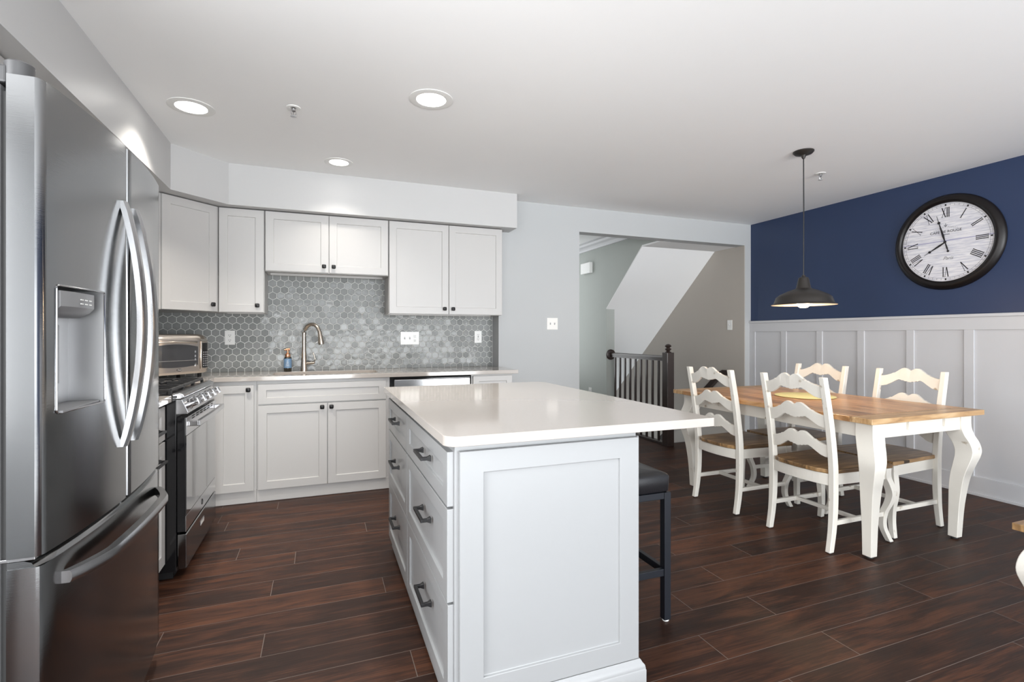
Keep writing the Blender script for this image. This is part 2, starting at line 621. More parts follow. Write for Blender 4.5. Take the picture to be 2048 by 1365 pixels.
def frame(O, U, N):
    O, U, N = Vector(O), Vector(U).normalized(), Vector(N).normalized()
    Z = Vector((0, 0, 1))
    return lambda u, v, n: tuple(O + U * u + Z * v + N * n)


def arc(cx, cy, r, a0, a1, n):
    return [(cx + r * math.cos(math.radians(a0 + (a1 - a0) * i / n)),
             cy + r * math.sin(math.radians(a0 + (a1 - a0) * i / n))) for i in range(n + 1)]


def rrect(x0, x1, y0, y1, r, n=6):
    rs = r if isinstance(r, (list, tuple)) else [r] * 4
    out = []
    for (cx, cy, a0, q) in ((x0 + rs[0], y0 + rs[0], 180, rs[0]), (x1 - rs[1], y0 + rs[1], 270, rs[1]),
                            (x1 - rs[2], y1 - rs[2], 0, rs[2]), (x0 + rs[3], y1 - rs[3], 90, rs[3])):
        out += arc(cx, cy, q, a0, a0 + 90, n)
    return out


def slab(outer, hole, z0, z1):
    """flat slab with one hole, as an MB"""
    bm = bmesh.new()
    es = []
    for loop in (outer, hole):
        if not loop:
            continue
        vs = [bm.verts.new((x, y, 0)) for x, y in loop]
        es += [bm.edges.new((vs[i], vs[(i + 1) % len(vs)])) for i in range(len(vs))]
    bmesh.ops.triangle_fill(bm, use_beauty=True, use_dissolve=True, edges=es)
    bm.verts.ensure_lookup_table()
    bm.verts.index_update()
    mb = MB()
    n = len(bm.verts)
    V = [(v.co.x, v.co.y, z0) for v in bm.verts] + [(v.co.x, v.co.y, z1) for v in bm.verts]
    F = []
    for f in bm.faces:
        ix = [v.index for v in f.verts]
        F.append(tuple(ix[::-1]))
        F.append(tuple(i + n for i in ix))
    for e in bm.edges:
        if len(e.link_faces) == 1:
            a, b = e.verts[0].index, e.verts[1].index
            F.append((a, b, b + n, a + n))
    bm.free()
    return mb.add(V, F)


def text_mb(body, size, F, extrude=0.0006, cx=0.0, cv=0.0, n=0.0, slant=0.0):
    """text in frame F, centred at (cx, cv)"""
    cu = bpy.data.curves.new('t', 'FONT')
    cu.body = body
    cu.size = size
    cu.align_x = 'CENTER'
    cu.align_y = 'CENTER'
    cu.extrude = extrude
    cu.shear = slant
    cu.resolution_u = 3
    o = bpy.data.objects.new('t', cu)
    COL.objects.link(o)
    dg = bpy.context.evaluated_depsgraph_get()
    me = bpy.data.meshes.new_from_object(o.evaluated_get(dg))
    mb = MB()
    mb.add([F(v.co.x + cx, v.co.y + cv, v.co.z + n) for v in me.vertices], [tuple(p.vertices) for p in me.polygons])
    bpy.data.objects.remove(o)
    bpy.data.curves.remove(cu)
    bpy.data.meshes.remove(me)
    return mb


def merge(*mbs):
    m = MB()
    for b in mbs:
        m.add(b.v, b.f)
    return m


# ------------------------------------------------------------------ room dimensions
H = 2.507
XL, XR = -1.34, 4.687
YB, YK = 4.47, 4.65          # dining back wall front, kitchen back wall
YF = -7.0
CT = 0.92
SOF = 2.197

# floor with the stair opening cut out of it
fl = MB()
fl.box(XL - 0.1, 3.64, YF, 8.0, -0.12, 0)
fl.box(3.64, XR + 0.1, YF, 4.66, -0.12, 0)
struct('floor', fl, 'floor_planks')
ce = MB().box(XL - 0.1, XR + 0.1, YF, 4.60, H, H + 0.1)
struct('ceiling', ce, 'ceiling_paint')
struct('ceiling_hall', MB().box(1.6, 3.64, 4.60, 8.0, H, H + 0.1), 'ceiling_paint')

struct('wall_left', merge(MB().box(XL - 0.1, XL, 1.20, YK + 0.1, 0, H), MB().box(XL - 0.1, XL, -1.25, 0.04, 0, H),
                          MB().box(XL - 0.1, XL, 0.04, 1.20, 0, 0.78), MB().box(XL - 0.1, XL, 0.04, 1.20, 2.12, H), MB().box(XL - 0.1, XL, YF, -4.75, 0, H),
                          MB().box(XL - 0.1, XL, -4.75, -1.25, 2.25, H), MB().box(XL - 0.1, XL, -4.75, -1.25, 0, 0.12)), 'wall_paint')
struct('wall_right', merge(MB().box(XR, XR + 0.12, -2.15, YB + 0.14, 0, H), MB().box(XR, XR + 0.12, YF, -5.65, 0, H),
                           MB().box(XR, XR + 0.12, -5.65, -2.15, 2.25, H), MB().box(XR, XR + 0.12, -5.65, -2.15, 0, 0.12)), 'navy_paint')
struct('wall_back', MB().box(XL, 1.572, YK, YK + 0.12, 0, H), 'wall_paint')
struct('wall_back_dining', merge(
    MB().box(1.572, 2.431, YB, YK + 0.12, 0, H),
    MB().box(2.431, 4.600, YB, 4.60, 2.262, H),
    MB().box(4.600, XR, YB, 4.60, 0, H)), 'wall_paint')
# window wall behind the camera, with two big glazed openings
wf = MB()
wf.box(XL, XR, YF - 0.12, YF, 2.32, H)
for x0, x1 in ((XL, -0.95), (1.62, 1.78), (4.35, XR)):
    wf.box(x0, x1, YF - 0.12, YF, 0, 2.32)
struct('wall_front', wf, 'wall_paint')

# soffit above the wall cabinets
so = MB().prism([(XL, YF), (-0.937, YF), (-0.937, 3.95), (-0.64, 4.25), (1.672, 4.25), (1.672, YB), (1.572, YB),
                 (1.572, YK), (XL, YK)], lambda p, h: (p[0], p[1], h), SOF, H)
struct('ceiling_soffit', so, 'soffit_paint')

# hall and stairwell beyond the opening
struct('wall_hall', MB().prism([(5.728, -0.1), (5.728, 1.580), (4.945, 2.276), (4.60, 2.276), (4.60, H), (8.0, H), (8.0, -0.1)],
                               lambda p, h: (h, p[0], p[1]), 3.52, 3.64), 'sage_paint')
struct('wall_stairs', merge(MB().box(4.60, 4.72, 4.60, 8.2, -2.2, H), MB().box(4.591, 4.60, YB + 0.002, 8.0, -2.2, 2.262)), 'taupe_paint')
struct('wall_hall_back', MB().box(1.5, 4.72, 8.0, 8.1, -2.2, H), 'sage_paint')
struct('wall_hall_left', MB().box(1.5, 1.6, 4.77, 8.0, 0, H), 'sage_paint')
# underside of the upper flight
zz = lambda y: 2.262 - 0.885 * (y - 4.94)
struct('ceiling_stairs', merge(
    MB().prism([(4.60, 2.262), (4.94, 2.262), (7.95, zz(7.95)), (7.95, zz(7.95) + 0.2), (4.94, 2.5), (4.60, 2.5)],
               lambda p, h: (h, p[0], p[1]), 3.645, 4.590),
    MB().prism([(4.601, 2.261), (4.94, 2.261), (5.7285, zz(5.7285) - 0.001), (5.7285, zz(5.7285) + 0.014), (4.944, 2.277), (4.601, 2.277)],
               lambda p, h: (h, p[0], p[1]), 3.519, 3.646)), 'ceiling_paint')
# crown moulding along the sage wall
cm = MB().prism([(3.52, 2.40), (3.503, 2.403), (3.497, 2.425), (3.48, 2.442), (3.452, 2.462), (3.44, 2.487), (3.425, 2.492), (3.425, H), (3.52, H)],
                lambda p, h: (p[0], h, p[1]), 4.61, 7.99)
struct('trim_1', cm, 'white_trim', label='white crown moulding in the hall')
# steps down inside the stairwell
st = MB()
for i in range(7):
    st.box(3.66, 4.59, 4.70 + 0.25 * i, 4.70 + 0.25 * (i + 1) + 0.02, -0.19 * (i + 2), -0.19 * (i + 1))
struct('stairs', st, 'stair_carpet', label='flight of steps going down behind the dark railing')

# wainscot on the navy wall
wx = 4.667
WZ0, WZ1 = 0.14, 1.262
wp = MB()
wp.box(4.680, XR, -0.15, YB, 0.0, 1.36)
wp.box(wx, 4.680, -0.15, YB, WZ1, 1.36)            # top rail
edges = [(4.391, YB), (3.978, 4.043), (3.565, 3.627), (3.152, 3.216), (2.738, 2.798), (2.323, 2.387),
         (1.91, 1.972), (1.497, 1.559), (1.084, 1.146), (0.671, 0.733), (0.258, 0.32)]
for a, b in edges:
    wp.box(wx, 4.680, a, b, WZ0, WZ1)
struct('trim_2', wp, 'white_trim', bevel=0.002, label='white board and batten panelling on the navy wall')
struct('trim_3', MB().box(4.655, XR, -0.15, YB, 1.36, 1.384), 'white_trim', bevel=0.003, label='white cap rail on top of the panelling')
struct('baseboard_right', merge(MB().box(4.664, XR, -0.15, YB, 0, WZ0 + 0.003), MB().box(4.653, 4.664, -0.15, YB, 0, 0.02)),
       'white_trim', bevel=0.002)
struct('baseboard_back', merge(MB().box(1.6, 2.431, YB - 0.014, YB, 0, 0.12), MB().box(4.592, 4.655, YB - 0.014, YB, 0, 0.12)),
       'white_trim', bevel=0.002)
struct('baseboard_hall', MB().box(3.506, 3.52, 5.73, 7.99, 0, 0.11), 'white_trim', bevel=0.002)

# ------------------------------------------------------------------ backsplash
def clip(poly, axis, val, keep_less):
    out = []
    n = len(poly)
    for i in range(n):
        p, q = poly[i], poly[(i + 1) % n]
        pi = (p[axis] <= val) == keep_less
        qi = (q[axis] <= val) == keep_less
        if pi:
            out.append(p)
        if pi != qi:
            t = (val - p[axis]) / (q[axis] - p[axis])
            out.append((p[0] + (q[0] - p[0]) * t, p[1] + (q[1] - p[1]) * t))
    return out


def hex_field(u0, u1, v0, vtop, F):
    """pointy-top hex tiles; vtop(u) upper limit"""
    mb = MB()
    W, RP = 0.0598, 0.0518
    g = 0.0021
    R = (W / 2 - g) / math.cos(PI / 6)
    row = 0
    v = v0 + 0.008
    while v - R < 1.8:
        u = u0 + (W / 2 if row % 2 else 0)
        while u - W / 2 < u1:
            poly = [(u + R * math.sin(PI / 3 * k), v + R * math.cos(PI / 3 * k)) for k in range(6)]
            poly = clip(poly, 0, u1, True)
            poly = clip(poly, 0, u0, False) if poly else poly
            poly = clip(poly, 1, v0, False) if poly else poly
            poly = clip(poly, 1, vtop(u), True) if poly else poly
            if len(poly) >= 3:
                cu = sum(p[0] for p in poly) / len(poly)
                cv = sum(p[1] for p in poly) / len(poly)
                ex = max(p[0] for p in poly) - min(p[0] for p in poly)
                if ex > 0.006 and max(p[1] for p in poly) - min(p[1] for p in poly) > 0.004:
                    ta, tb = random.gauss(0, 0.020), random.gauss(0, 0.020)
                    back = [F(p[0], p[1], 0.0) for p in poly]
                    mid = [F(p[0], p[1], 0.0045 + ta * (p[0] - cu) + tb * (p[1] - cv)) for p in poly]
                    k = 0.90
                    top = [F(cu + (p[0] - cu) * k, cv + (p[1] - cv) * k,
                             0.0058 + ta * (p[0] - cu) * k + tb * (p[1] - cv) * k) for p in poly]
                    mb.rings([back, mid, top], True)
            u += W
        v += RP
        row += 1
    return mb


FB = frame((0, YK - 0.003, 0), (1, 0, 0), (0, -1, 0))
bs = thing('tile_backsplash', 'grey glossy hexagon tile backsplash between counter and white wall cabinets', 'backsplash', (0.1, YK, CT))
tl = hex_field(XL + 0.01, 1.566, CT + 0.001, lambda u: 1.722 if -0.44 < u < 0.57 else 1.402, FB)
part('hexagon_tile_field', tl, 'hex_tile', bs)
part('grout_bed', merge(MB().box(XL, 1.570, YK - 0.0045, YK - 0.001, CT, 1.402), MB().box(-0.43, 0.56, YK - 0.0045, YK - 0.001, 1.402, 1.722)), 'grout', bs)

# ------------------------------------------------------------------ cabinet helpers


def knob(F, u, v, n, parent):
    mb = MB()
    mb.boxf(F, u - 0.006, u + 0.006, v - 0.006, v + 0.006, n, n + 0.014)
    mb.rings([[F(u + a * w, v + b * w, n + h) for a, b in rr] for (w, h, rr) in
              ((0.011, 0.013, RR), (0.0155, 0.017, RR), (0.0155, 0.024, RR), (0.012, 0.028, RR))])
    return part('knob', mb, 'black_metal', parent, smooth=50)


RR = [(x, y) for x, y in rrect(-1, 1, -1, 1, 0.5, 4)]


def bar_pull(F, u, v, n, half, parent, horizontal=True):
    """flared posts with a slim square bar"""
    G = (lambda a, b, c: F(u + a, v + b, n + c)) if horizontal else (lambda a, b, c: F(u + b, v + a, n + c))
    mb = MB()
    for sg in (-1, 1):
        c = sg * (half - 0.007)
        mb.rings([[G(c + x * w, y * w, h) for x, y in ((-1, -1), (1, -1), (1, 1), (-1, 1))] for w, h in
                  ((0.0100, 0.0), (0.0095, 0.004), (0.0060, 0.014), (0.0058, 0.034))])
    mb.boxf(G, -half, half, -0.0055, 0.0055, 0.026, 0.037)
    return part('handle', mb, 'black_metal', parent, bevel=0.0012)


WHITE_G = 'white wall cabinets'


def upper_cab(label, x0, x1, z0, doors, knobs, deep=True):
    t = thing('wall_cabinet', label, 'cabinet', ((x0 + x1) / 2, 4.5, z0), 0, WHITE_G)
    z1 = 2.193
    body = MB()
    body.box(x0, x1, 4.352, YK - 0.008, z0 + 0.02, z1)
    body.box(x0, x0 + 0.016, 4.352, YK - 0.008, z0, z0 + 0.02)
    body.box(x1 - 0.016, x1, 4.352, YK - 0.008, z0, z0 + 0.02)
    body.box(x0 + 0.016, x1 - 0.016, 4.352, 4.372, z0, z0 + 0.02)
    body.box(x0 + 0.016, x1 - 0.016, YK - 0.03, YK - 0.008, z0 - (0.0 if deep else 0.0), z0 + 0.02)
    part('cabinet_body', body, 'cabinet_white', t, bevel=0.001)
    F = frame((0, 4.350, 0), (1, 0, 0), (0, -1, 0))
    for (a, b), (ku, kv) in zip(doors, knobs):
        d = part('door', MB().shaker(F, a, b, z0 + 0.004, z1 - 0.004, 0.0, 0.019), 'cabinet_white', t, bevel=0.0012)
        knob(F, ku, kv, 0.019, d)
    return t


upper_cab('white double-door wall cabinet at the right end, beside the blank wall', 0.541, 1.560, 1.402,
          [(0.545, 1.056), (1.061, 1.556)], [(1.018, 1.452), (1.094, 1.452)])
upper_cab('short white double-door wall cabinet above the sink', -0.405, 0.537, 1.722,
          [(-0.401, 0.061), (0.067, 0.533)], [(0.027, 1.775), (0.100, 1.775)])
upper_cab('narrow white single-door wall cabinet left of the short one over the sink', -0.722, -0.409, 1.395,
          [(-0.718, -0.413)], [(-0.456, 1.450)])
# diagonal corner cabinet
t = thing('wall_cabinet', 'white diagonal corner wall cabinet beside the refrigerator', 'cabinet', (-1.1, 4.4, 1.395), 0, WHITE_G)
pc = [(XL + 0.01, YK - 0.008), (XL + 0.01, 4.045), (-1.030, 4.045), (-0.726, 4.349), (-0.726, YK - 0.008)]
part('cabinet_body', MB().prism(pc, lambda p, h: (p[0], p[1], h), 1.398, 2.193), 'cabinet_white', t, bevel=0.001)
FD = frame((-1.030, 4.045, 0), (1, 1, 0), (1, -1, 0))
LD = 0.304 * math.sqrt(2)
d = part('door', MB().shaker(FD, 0.012, LD - 0.022, 1.400, 2.189, 0.0, 0.019), 'cabinet_white', t, bevel=0.0012)
knob(FD, LD - 0.064, 1.450, 0.019, d)
# left wall cabinets further toward the camera (above the range and refrigerator)
t = thing('wall_cabinet', 'white cabinet bridging above the stainless refrigerator', 'cabinet', (-1.15, 1.9, 1.83), 0, WHITE_G)
part('cabinet_body', MB().box(XL + 0.01, -1.052, 1.38, 2.36, 1.83, 2.192), 'cabinet_white', t, bevel=0.001)
FLW = frame((-1.052, 0, 0), (0, 1, 0), (1, 0, 0))
for a, b in ((1.384, 1.867), (1.873, 2.356)):
    part('door', MB().shaker(FLW, a, b, 1.834, 2.188, 0, 0.019), 'cabinet_white', t, bevel=0.0012)

# ------------------------------------------------------------------ base cabinets on the back wall
YD = 4.085   # plane of the cabinet boxes; door fronts at YD - 0.02
FBASE = frame((0, YD, 0), (1, 0, 0), (0, -1, 0))
BASE_G = 'white base cabinets on the back wall'


def base_box(t, x0, x1, y0=YD, y1=YK - 0.008, top=CT - 0.033):
    part('cabinet_body', MB().box(x0, x1, y0, y1, 0.09, top), 'cabinet_white', t, bevel=0.001)


def toe(t, x0, x1):
    part('toe_kick', MB().box(x0, x1, YD - 0.003, YD + 0.02, 0.002, 0.09), 'cabinet_white', t, bevel=0.001)


t = thing('base_cabinet', 'white single-door base cabinet between range corner and sink cabinet', 'cabinet', (-0.57, YD, 0), 0, BASE_G)
base_box(t, -0.74, -0.436)
toe(t, -0.74, -0.436)
d = part('door', MB().shaker(FBASE, -0.705, -0.452, 0.092, 0.858, 0, 0.02), 'cabinet_white', t, bevel=0.0012)
knob(FBASE, -0.486, 0.826, 0.02, d)

t = thing('base_cabinet', 'white sink base cabinet with wide false drawer over two doors', 'cabinet', (0.03, YD, 0), 0, BASE_G)
base_box(t, -0.435, 0.515, top=0.70)
part('face_rail', MB().box(-0.435, 0.515, YD, YD + 0.02, 0.70, CT - 0.033), 'cabinet_white', t)
toe(t, -0.435, 0.515)
part('drawer_front', MB().shaker(FBASE, -0.425, 0.485, 0.716, 0.862, 0, 0.02, rail=0.055, rb=0.045), 'cabinet_white', t, bevel=0.0012)
for a, b, ku in ((-0.425, 0.047, 0.012), (0.053, 0.485, 0.078)):
    d = part('door', MB().shaker(FBASE, a, b, 0.092, 0.706, 0, 0.02), 'cabinet_white', t, bevel=0.0012)
    knob(FBASE, ku, 0.690 - 0.012, 0.02, d)

t = thing('dishwasher', 'stainless dishwasher under the counter right of the sink', 'dishwasher', (0.85, YD, 0))
part('tub', MB().box(0.520, 1.185, YD + 0.012, YK - 0.02, 0.09, 0.885), 'dark_gap', t)
part('toe_panel', MB().box(0.520, 1.185, YD + 0.01, YD + 0.03, 0.002, 0.09), 'black_metal', t)
part('door_panel', MB().box(0.548, 1.172, YD - 0.030, YD + 0.010, 0.10, 0.865), 'steel_bright', t, bevel=0.004)
part('control_edge', MB().box(0.548, 1.172, YD - 0.026, YD + 0.006, 0.866, 0.872), 'black_gloss', t)

t = thing('base_cabinet', 'white end base cabinet right of the dishwasher', 'cabinet', (1.38, YD, 0), 0, BASE_G)
base_box(t, 1.190, 1.560, y1=YB - 0.005)
toe(t, 1.190, 1.560)
part('drawer_front', MB().shaker(FBASE, 1.203, 1.554, 0.716, 0.874, 0, 0.02, rail=0.05, rb=0.045), 'cabinet_white', t, bevel=0.0012)
part('door', MB().shaker(FBASE, 1.203, 1.554, 0.092, 0.706, 0, 0.02), 'cabinet_white', t, bevel=0.0012)

# corner filler box behind the range end
t = thing('base_cabinet', 'blind corner base cabinet hidden beyond the range', 'cabinet', (-1.0, 4.2, 0), 0, BASE_G)
part('cabinet_body', MB().box(XL + 0.01, -0.742, 3.70, YK - 0.008, 0.002, CT - 0.033), 'cabinet_white', t)

# worktop: L shape with sink cut-out
outer = [(XL + 0.002, 3.695), (-0.700, 3.695), (-0.700, 4.050), (1.605, 4.050), (1.605, YB - 0.002), (1.570, YB - 0.002),
         (1.570, YK - 0.002), (XL + 0.002, YK - 0.002)]
hole = rrect(-0.345, 0.440, 4.150, 4.480, 0.06)
wt = slab(outer, hole[::-1], CT - 0.032, CT)
tag(part('worktop', wt, 'quartz', None, bevel=0.002), 'white quartz worktop running under the tile backsplash with the sink cut-out', 'countertop')
tag(part('worktop', MB().box(XL + 0.002, -0.690, 2.300, 2.928, CT - 0.032, CT), 'quartz', None, bevel=0.002),
    'short piece of white quartz worktop between refrigerator and range', 'countertop')

# sink
sk = MB()
r0 = rrect(-0.350, 0.445, 4.145, 4.485, 0.062)
r1 = rrect(-0.335, 0.430, 4.160, 4.470, 0.055)
r2 = rrect(-0.315, 0.410, 4.180, 4.450, 0.05)
zt = CT - 0.033
sk.rings([[(x, y, zt - 0.004) for x, y in r0], [(x, y, zt) for x, y in r0], [(x, y, zt) for x, y in r1],
          [(x, y, zt - 0.15) for x, y in r1], [(x, y, zt - 0.175) for x, y in r2]], cap=False)
n = len(r2)
sk.add([(x, y, zt - 0.175) for x, y in r2], [tuple(range(n))])
sink = thing('kitchen_sink', 'beige undermount kitchen sink below the gooseneck faucet', 'sink', (0.05, 4.31, zt - 0.175))
part('basin', sk, 'sink_composite', sink, smooth=40)
part('drain', MB().lathe([(0.001, 0.0), (0.03, 0.002), (0.042, 0.004), (0.045, 0.001)], 0.05, 4.32, zt - 0.175, 20), 'steel_bright', sink, smooth=40)

# faucet
fx, fy = -0.130, 4.555
fc = thing('faucet', 'brushed nickel gooseneck faucet with pull-down head behind the sink', 'faucet', (fx, fy, CT))
dx, dy = 0.80, -0.60
part('faucet_body', MB().lathe([(0.028, 0), (0.028, 0.006), (0.026, 0.02), (0.0215, 0.09), (0.0185, 0.14), (0.0165, 0.17)], fx, fy, CT, 24), 'nickel', fc, smooth=40)
path = [(fx, fy, CT + 0.165), (fx, fy, CT + 0.24), (fx, fy, CT + 0.30)]
R = 0.078
for i in range(1, 13):
    a = PI * i / 12 * 0.93
    path.append((fx + dx * R * (1 - math.cos(a)), fy + dy * R * (1 - math.cos(a)), CT + 0.30 + 0.09 * math.sin(a) + 0.002))
part('gooseneck', MB().tube(path, 0.0150, 14), 'nickel', fc, smooth=50)
ex, ey, ez = path[-1]
part('spray_head', MB().tube([(ex, ey, ez + 0.004), (ex + dx * 0.006, ey + dy * 0.006, ez - 0.03), (ex + dx * 0.015, ey + dy * 0.015, ez - 0.085),
                              (ex + dx * 0.018, ey + dy * 0.018, ez - 0.098)], [0.0155, 0.018, 0.0235, 0.022], 16), 'nickel', fc, smooth=50)
hd = part('handle', MB().tube([(fx, fy, CT + 0.062), (fx + 0.055, fy - 0.012, CT + 0.066), (fx + 0.082, fy - 0.018, CT + 0.068)], [0.012, 0.012, 0.0115], 14), 'nickel', fc, smooth=50)
part('lever', MB().tube([(fx + 0.078, fy - 0.018, CT + 0.068), (fx + 0.090, fy - 0.020, CT + 0.095), (fx + 0.082, fy - 0.02, CT + 0.125),
                         (fx + 0.074, fy - 0.019, CT + 0.155)], [0.010, 0.006, 0.005, 0.004], 10), 'nickel', hd, smooth=50)

# soap dispenser bottle
sx, sy_ = -0.253, 4.535
sp = thing('soap_bottle', 'blue labelled foaming soap bottle with copper pump left of the faucet', 'soap dispenser', (sx, sy_, CT))
part('bottle', MB().lathe([(0.024, 0), (0.029, 0.004), (0.030, 0.02), (0.030, 0.10), (0.026, 0.115), (0.020, 0.122)], sx, sy_, CT, 24), 'soap_liquid', sp, smooth=40)
part('label_band', MB().lathe([(0.0306, 0.030), (0.0306, 0.108)], sx, sy_, CT, 24, cap=False), 'soap_label', sp, smooth=60)
FS = frame((sx, sy_ - 0.0308, CT), (1, 0, 0), (0, -1, 0))
sc_ = MB()
for q in range(4):
    sc_.tube([FS(-0.016 + 0.004 * q, 0.045 + 0.013 * q, 0.0005), FS(-0.002, 0.052 + 0.013 * q, 0.0012), FS(0.014 - 0.003 * q, 0.047 + 0.014 * q, 0.0005)], 0.0016, 6)
part('label_print', sc_, 'plate_white', sp)
pm = part('pump', MB().lathe([(0.021, 0.120), (0.022, 0.124), (0.022, 0.142), (0.012, 0.150), (0.008, 0.156), (0.008, 0.178)], sx, sy_, CT, 20), 'copper', sp, smooth=40)
part('pump_head', MB().tube([(sx + 0.014, sy_ + 0.004, CT + 0.183), (sx, sy_, CT + 0.184), (sx - 0.026, sy_ - 0.014, CT + 0.180)], [0.011, 0.011, 0.006], 10), 'copper', pm, smooth=50)

# ------------------------------------------------------------------ wall plates


def outlet_slots(F, u, v, n, mb, dvs=(0.020, -0.020)):
    for dv in dvs:
        mb.boxf(F, u - 0.0075, u - 0.0050, v + dv - 0.004, v + dv + 0.006, n, n + 0.0006)
        mb.boxf(F, u + 0.0050, u + 0.0075, v + dv - 0.004, v + dv + 0.006, n, n + 0.0006)
        mb.boxf(F, u - 0.0025, u + 0.0025, v + dv - 0.013, v + dv - 0.008, n, n + 0.0006)


def duplex(label, cat, F, u, v, w, h, kinds, loc, gfci=False):
    t = thing('wall_plate', label, cat, loc)
    part('cover_plate', MB().boxf(F, u - w / 2, u + w / 2, v - h / 2, v + h / 2, 0, 0.006), 'plate_white', t, bevel=0.0015)
    for k, (kind, du) in enumerate(kinds):
        if kind == 'o':
            for dv in (0.020, -0.020):
                s = part('socket', MB().boxf(F, u + du - 0.016, u + du + 0.016, v + dv - 0.014, v + dv + 0.014, 0.006, 0.0078), 'plate_white', t, bevel=0.001)
                m = MB()
                outlet_slots(F, u + du, v, 0.0078, m, (dv,))
                part('socket_holes', m, 'dark_gap', s)
        elif kind == 'g':
            s = part('socket', MB().boxf(F, u + du - 0.0165, u + du + 0.0165, v - 0.033, v + 0.033, 0.006, 0.0085), 'plate_white', t, bevel=0.001)
            m = MB()
            outlet_slots(F, u + du, v, 0.0085, m)
            m.boxf(F, u + du - 0.006, u + du + 0.006, v - 0.0045, v - 0.001, 0.0085, 0.0095)
            m.boxf(F, u + du - 0.006, u + du + 0.006, v + 0.001, v + 0.0045, 0.0085, 0.0095)
            part('socket_holes', m, 'dark_gap', s)
        else:
            part('toggle', MB().rings([[F(u + du + a * 0.005, v + b * 0.011 + 0.0, 0.006) for a, b in ((-1, -1), (1, -1), (1, 1), (-1, 1))],
                                       [F(u + du + a * 0.0035, v + b * 0.005 + 0.006, 0.019) for a, b in ((-1, -1), (1, -1), (1, 1), (-1, 1))]]),
                 'plastic_light', t, bevel=0.0008)
    return t


FT = frame((0, YK - 0.0092, 0), (1, 0, 0), (0, -1, 0))
duplex('white duplex outlet on the tiles beside the toaster oven', 'outlet', FT, -0.690, 1.200, 0.073, 0.115, [('o', 0)], (-0.69, YK, 1.2))
duplex('wide white plate with two toggles and an outlet on the tiles', 'switch', FT, 0.766, 1.193, 0.170, 0.118, [('s', -0.046), ('s', 0.0), ('o', 0.046)], (0.766, YK, 1.19))
duplex('white safety outlet with dark buttons near the right end of the tiles', 'outlet', FT, 1.420, 1.204, 0.072, 0.115, [('g', 0)], (1.42, YK, 1.2))
FW = frame((0, YB, 0), (1, 0, 0), (0, -1, 0))
duplex('white double toggle switch on the blank grey wall', 'switch', FW, 2.130, 1.333, 0.117, 0.115, [('s', -0.023), ('s', 0.023)], (2.13, YB, 1.33))
FTA = frame((4.591, 0, 0), (0, -1, 0), (-1, 0, 0))
duplex('white toggle switch on the taupe stairwell wall', 'switch', FTA, -4.69, 1.343, 0.073, 0.117, [('s', 0)], (4.6, 4.69, 1.34))
FH = frame((3.52, 0, 0), (0, -1, 0), (-1, 0, 0))
duplex('small white outlet low on the sage hall wall', 'outlet', FH, -6.15, 0.43, 0.075, 0.118, [('o', 0)], (3.52, 6.15, 0.43))
t = thing('door_chime', 'small cream door chime box high on the sage hall wall', 'doorbell', (3.52, 6.22, 2.15))
part('chime_cover', MB().boxf(FH, -6.345, -6.085, 2.085, 2.235, 0, 0.05), 'plate_white', t, bevel=0.006)

# ------------------------------------------------------------------ refrigerator (front faces +X)
FY0, FY1 = 1.396, 2.264
YM = (FY0 + FY1) / 2


def fx_front(y):
    q = (y - YM) / ((FY1 - FY0) / 2)
    return -0.574 + 0.031 * (1 - abs(q) ** 2.2)


fr = thing('refrigerator', 'tall stainless steel french door refrigerator with bottom freezer at the left', 'refrigerator', (-0.95, YM, 0))
part('cabinet_body', MB().box(XL + 0.03, -0.645, FY0 + 0.004, FY1 - 0.004, 0.02, 1.765), 'steel_body', fr, bevel=0.004)


def door_plan(y0, y1, r=0.010):
    pts = [(-0.632, y0), (-0.632, y1)]
    ys = [y1 - (y1 - y0) * i / 16 for i in range(17)]
    fr_ = []
    for i, y in enumerate(ys):
        x = fx_front(y)
        e = min(y - y0, y1 - y)
        if e < 1e-6:
            x -= 0.010
        fr_.append((x, y))
    ext = [(fx_front(y1 - 0.004) - 0.003, y1 - 0.003), (fx_front(y1 - 0.012), y1 - 0.012)]
    ext2 = [(fx_front(y0 + 0.012), y0 + 0.012), (fx_front(y0 + 0.004) - 0.003, y0 + 0.003)]
    return pts + [fr_[0]] + ext + fr_[1:-1] + ext2 + [fr_[-1]]


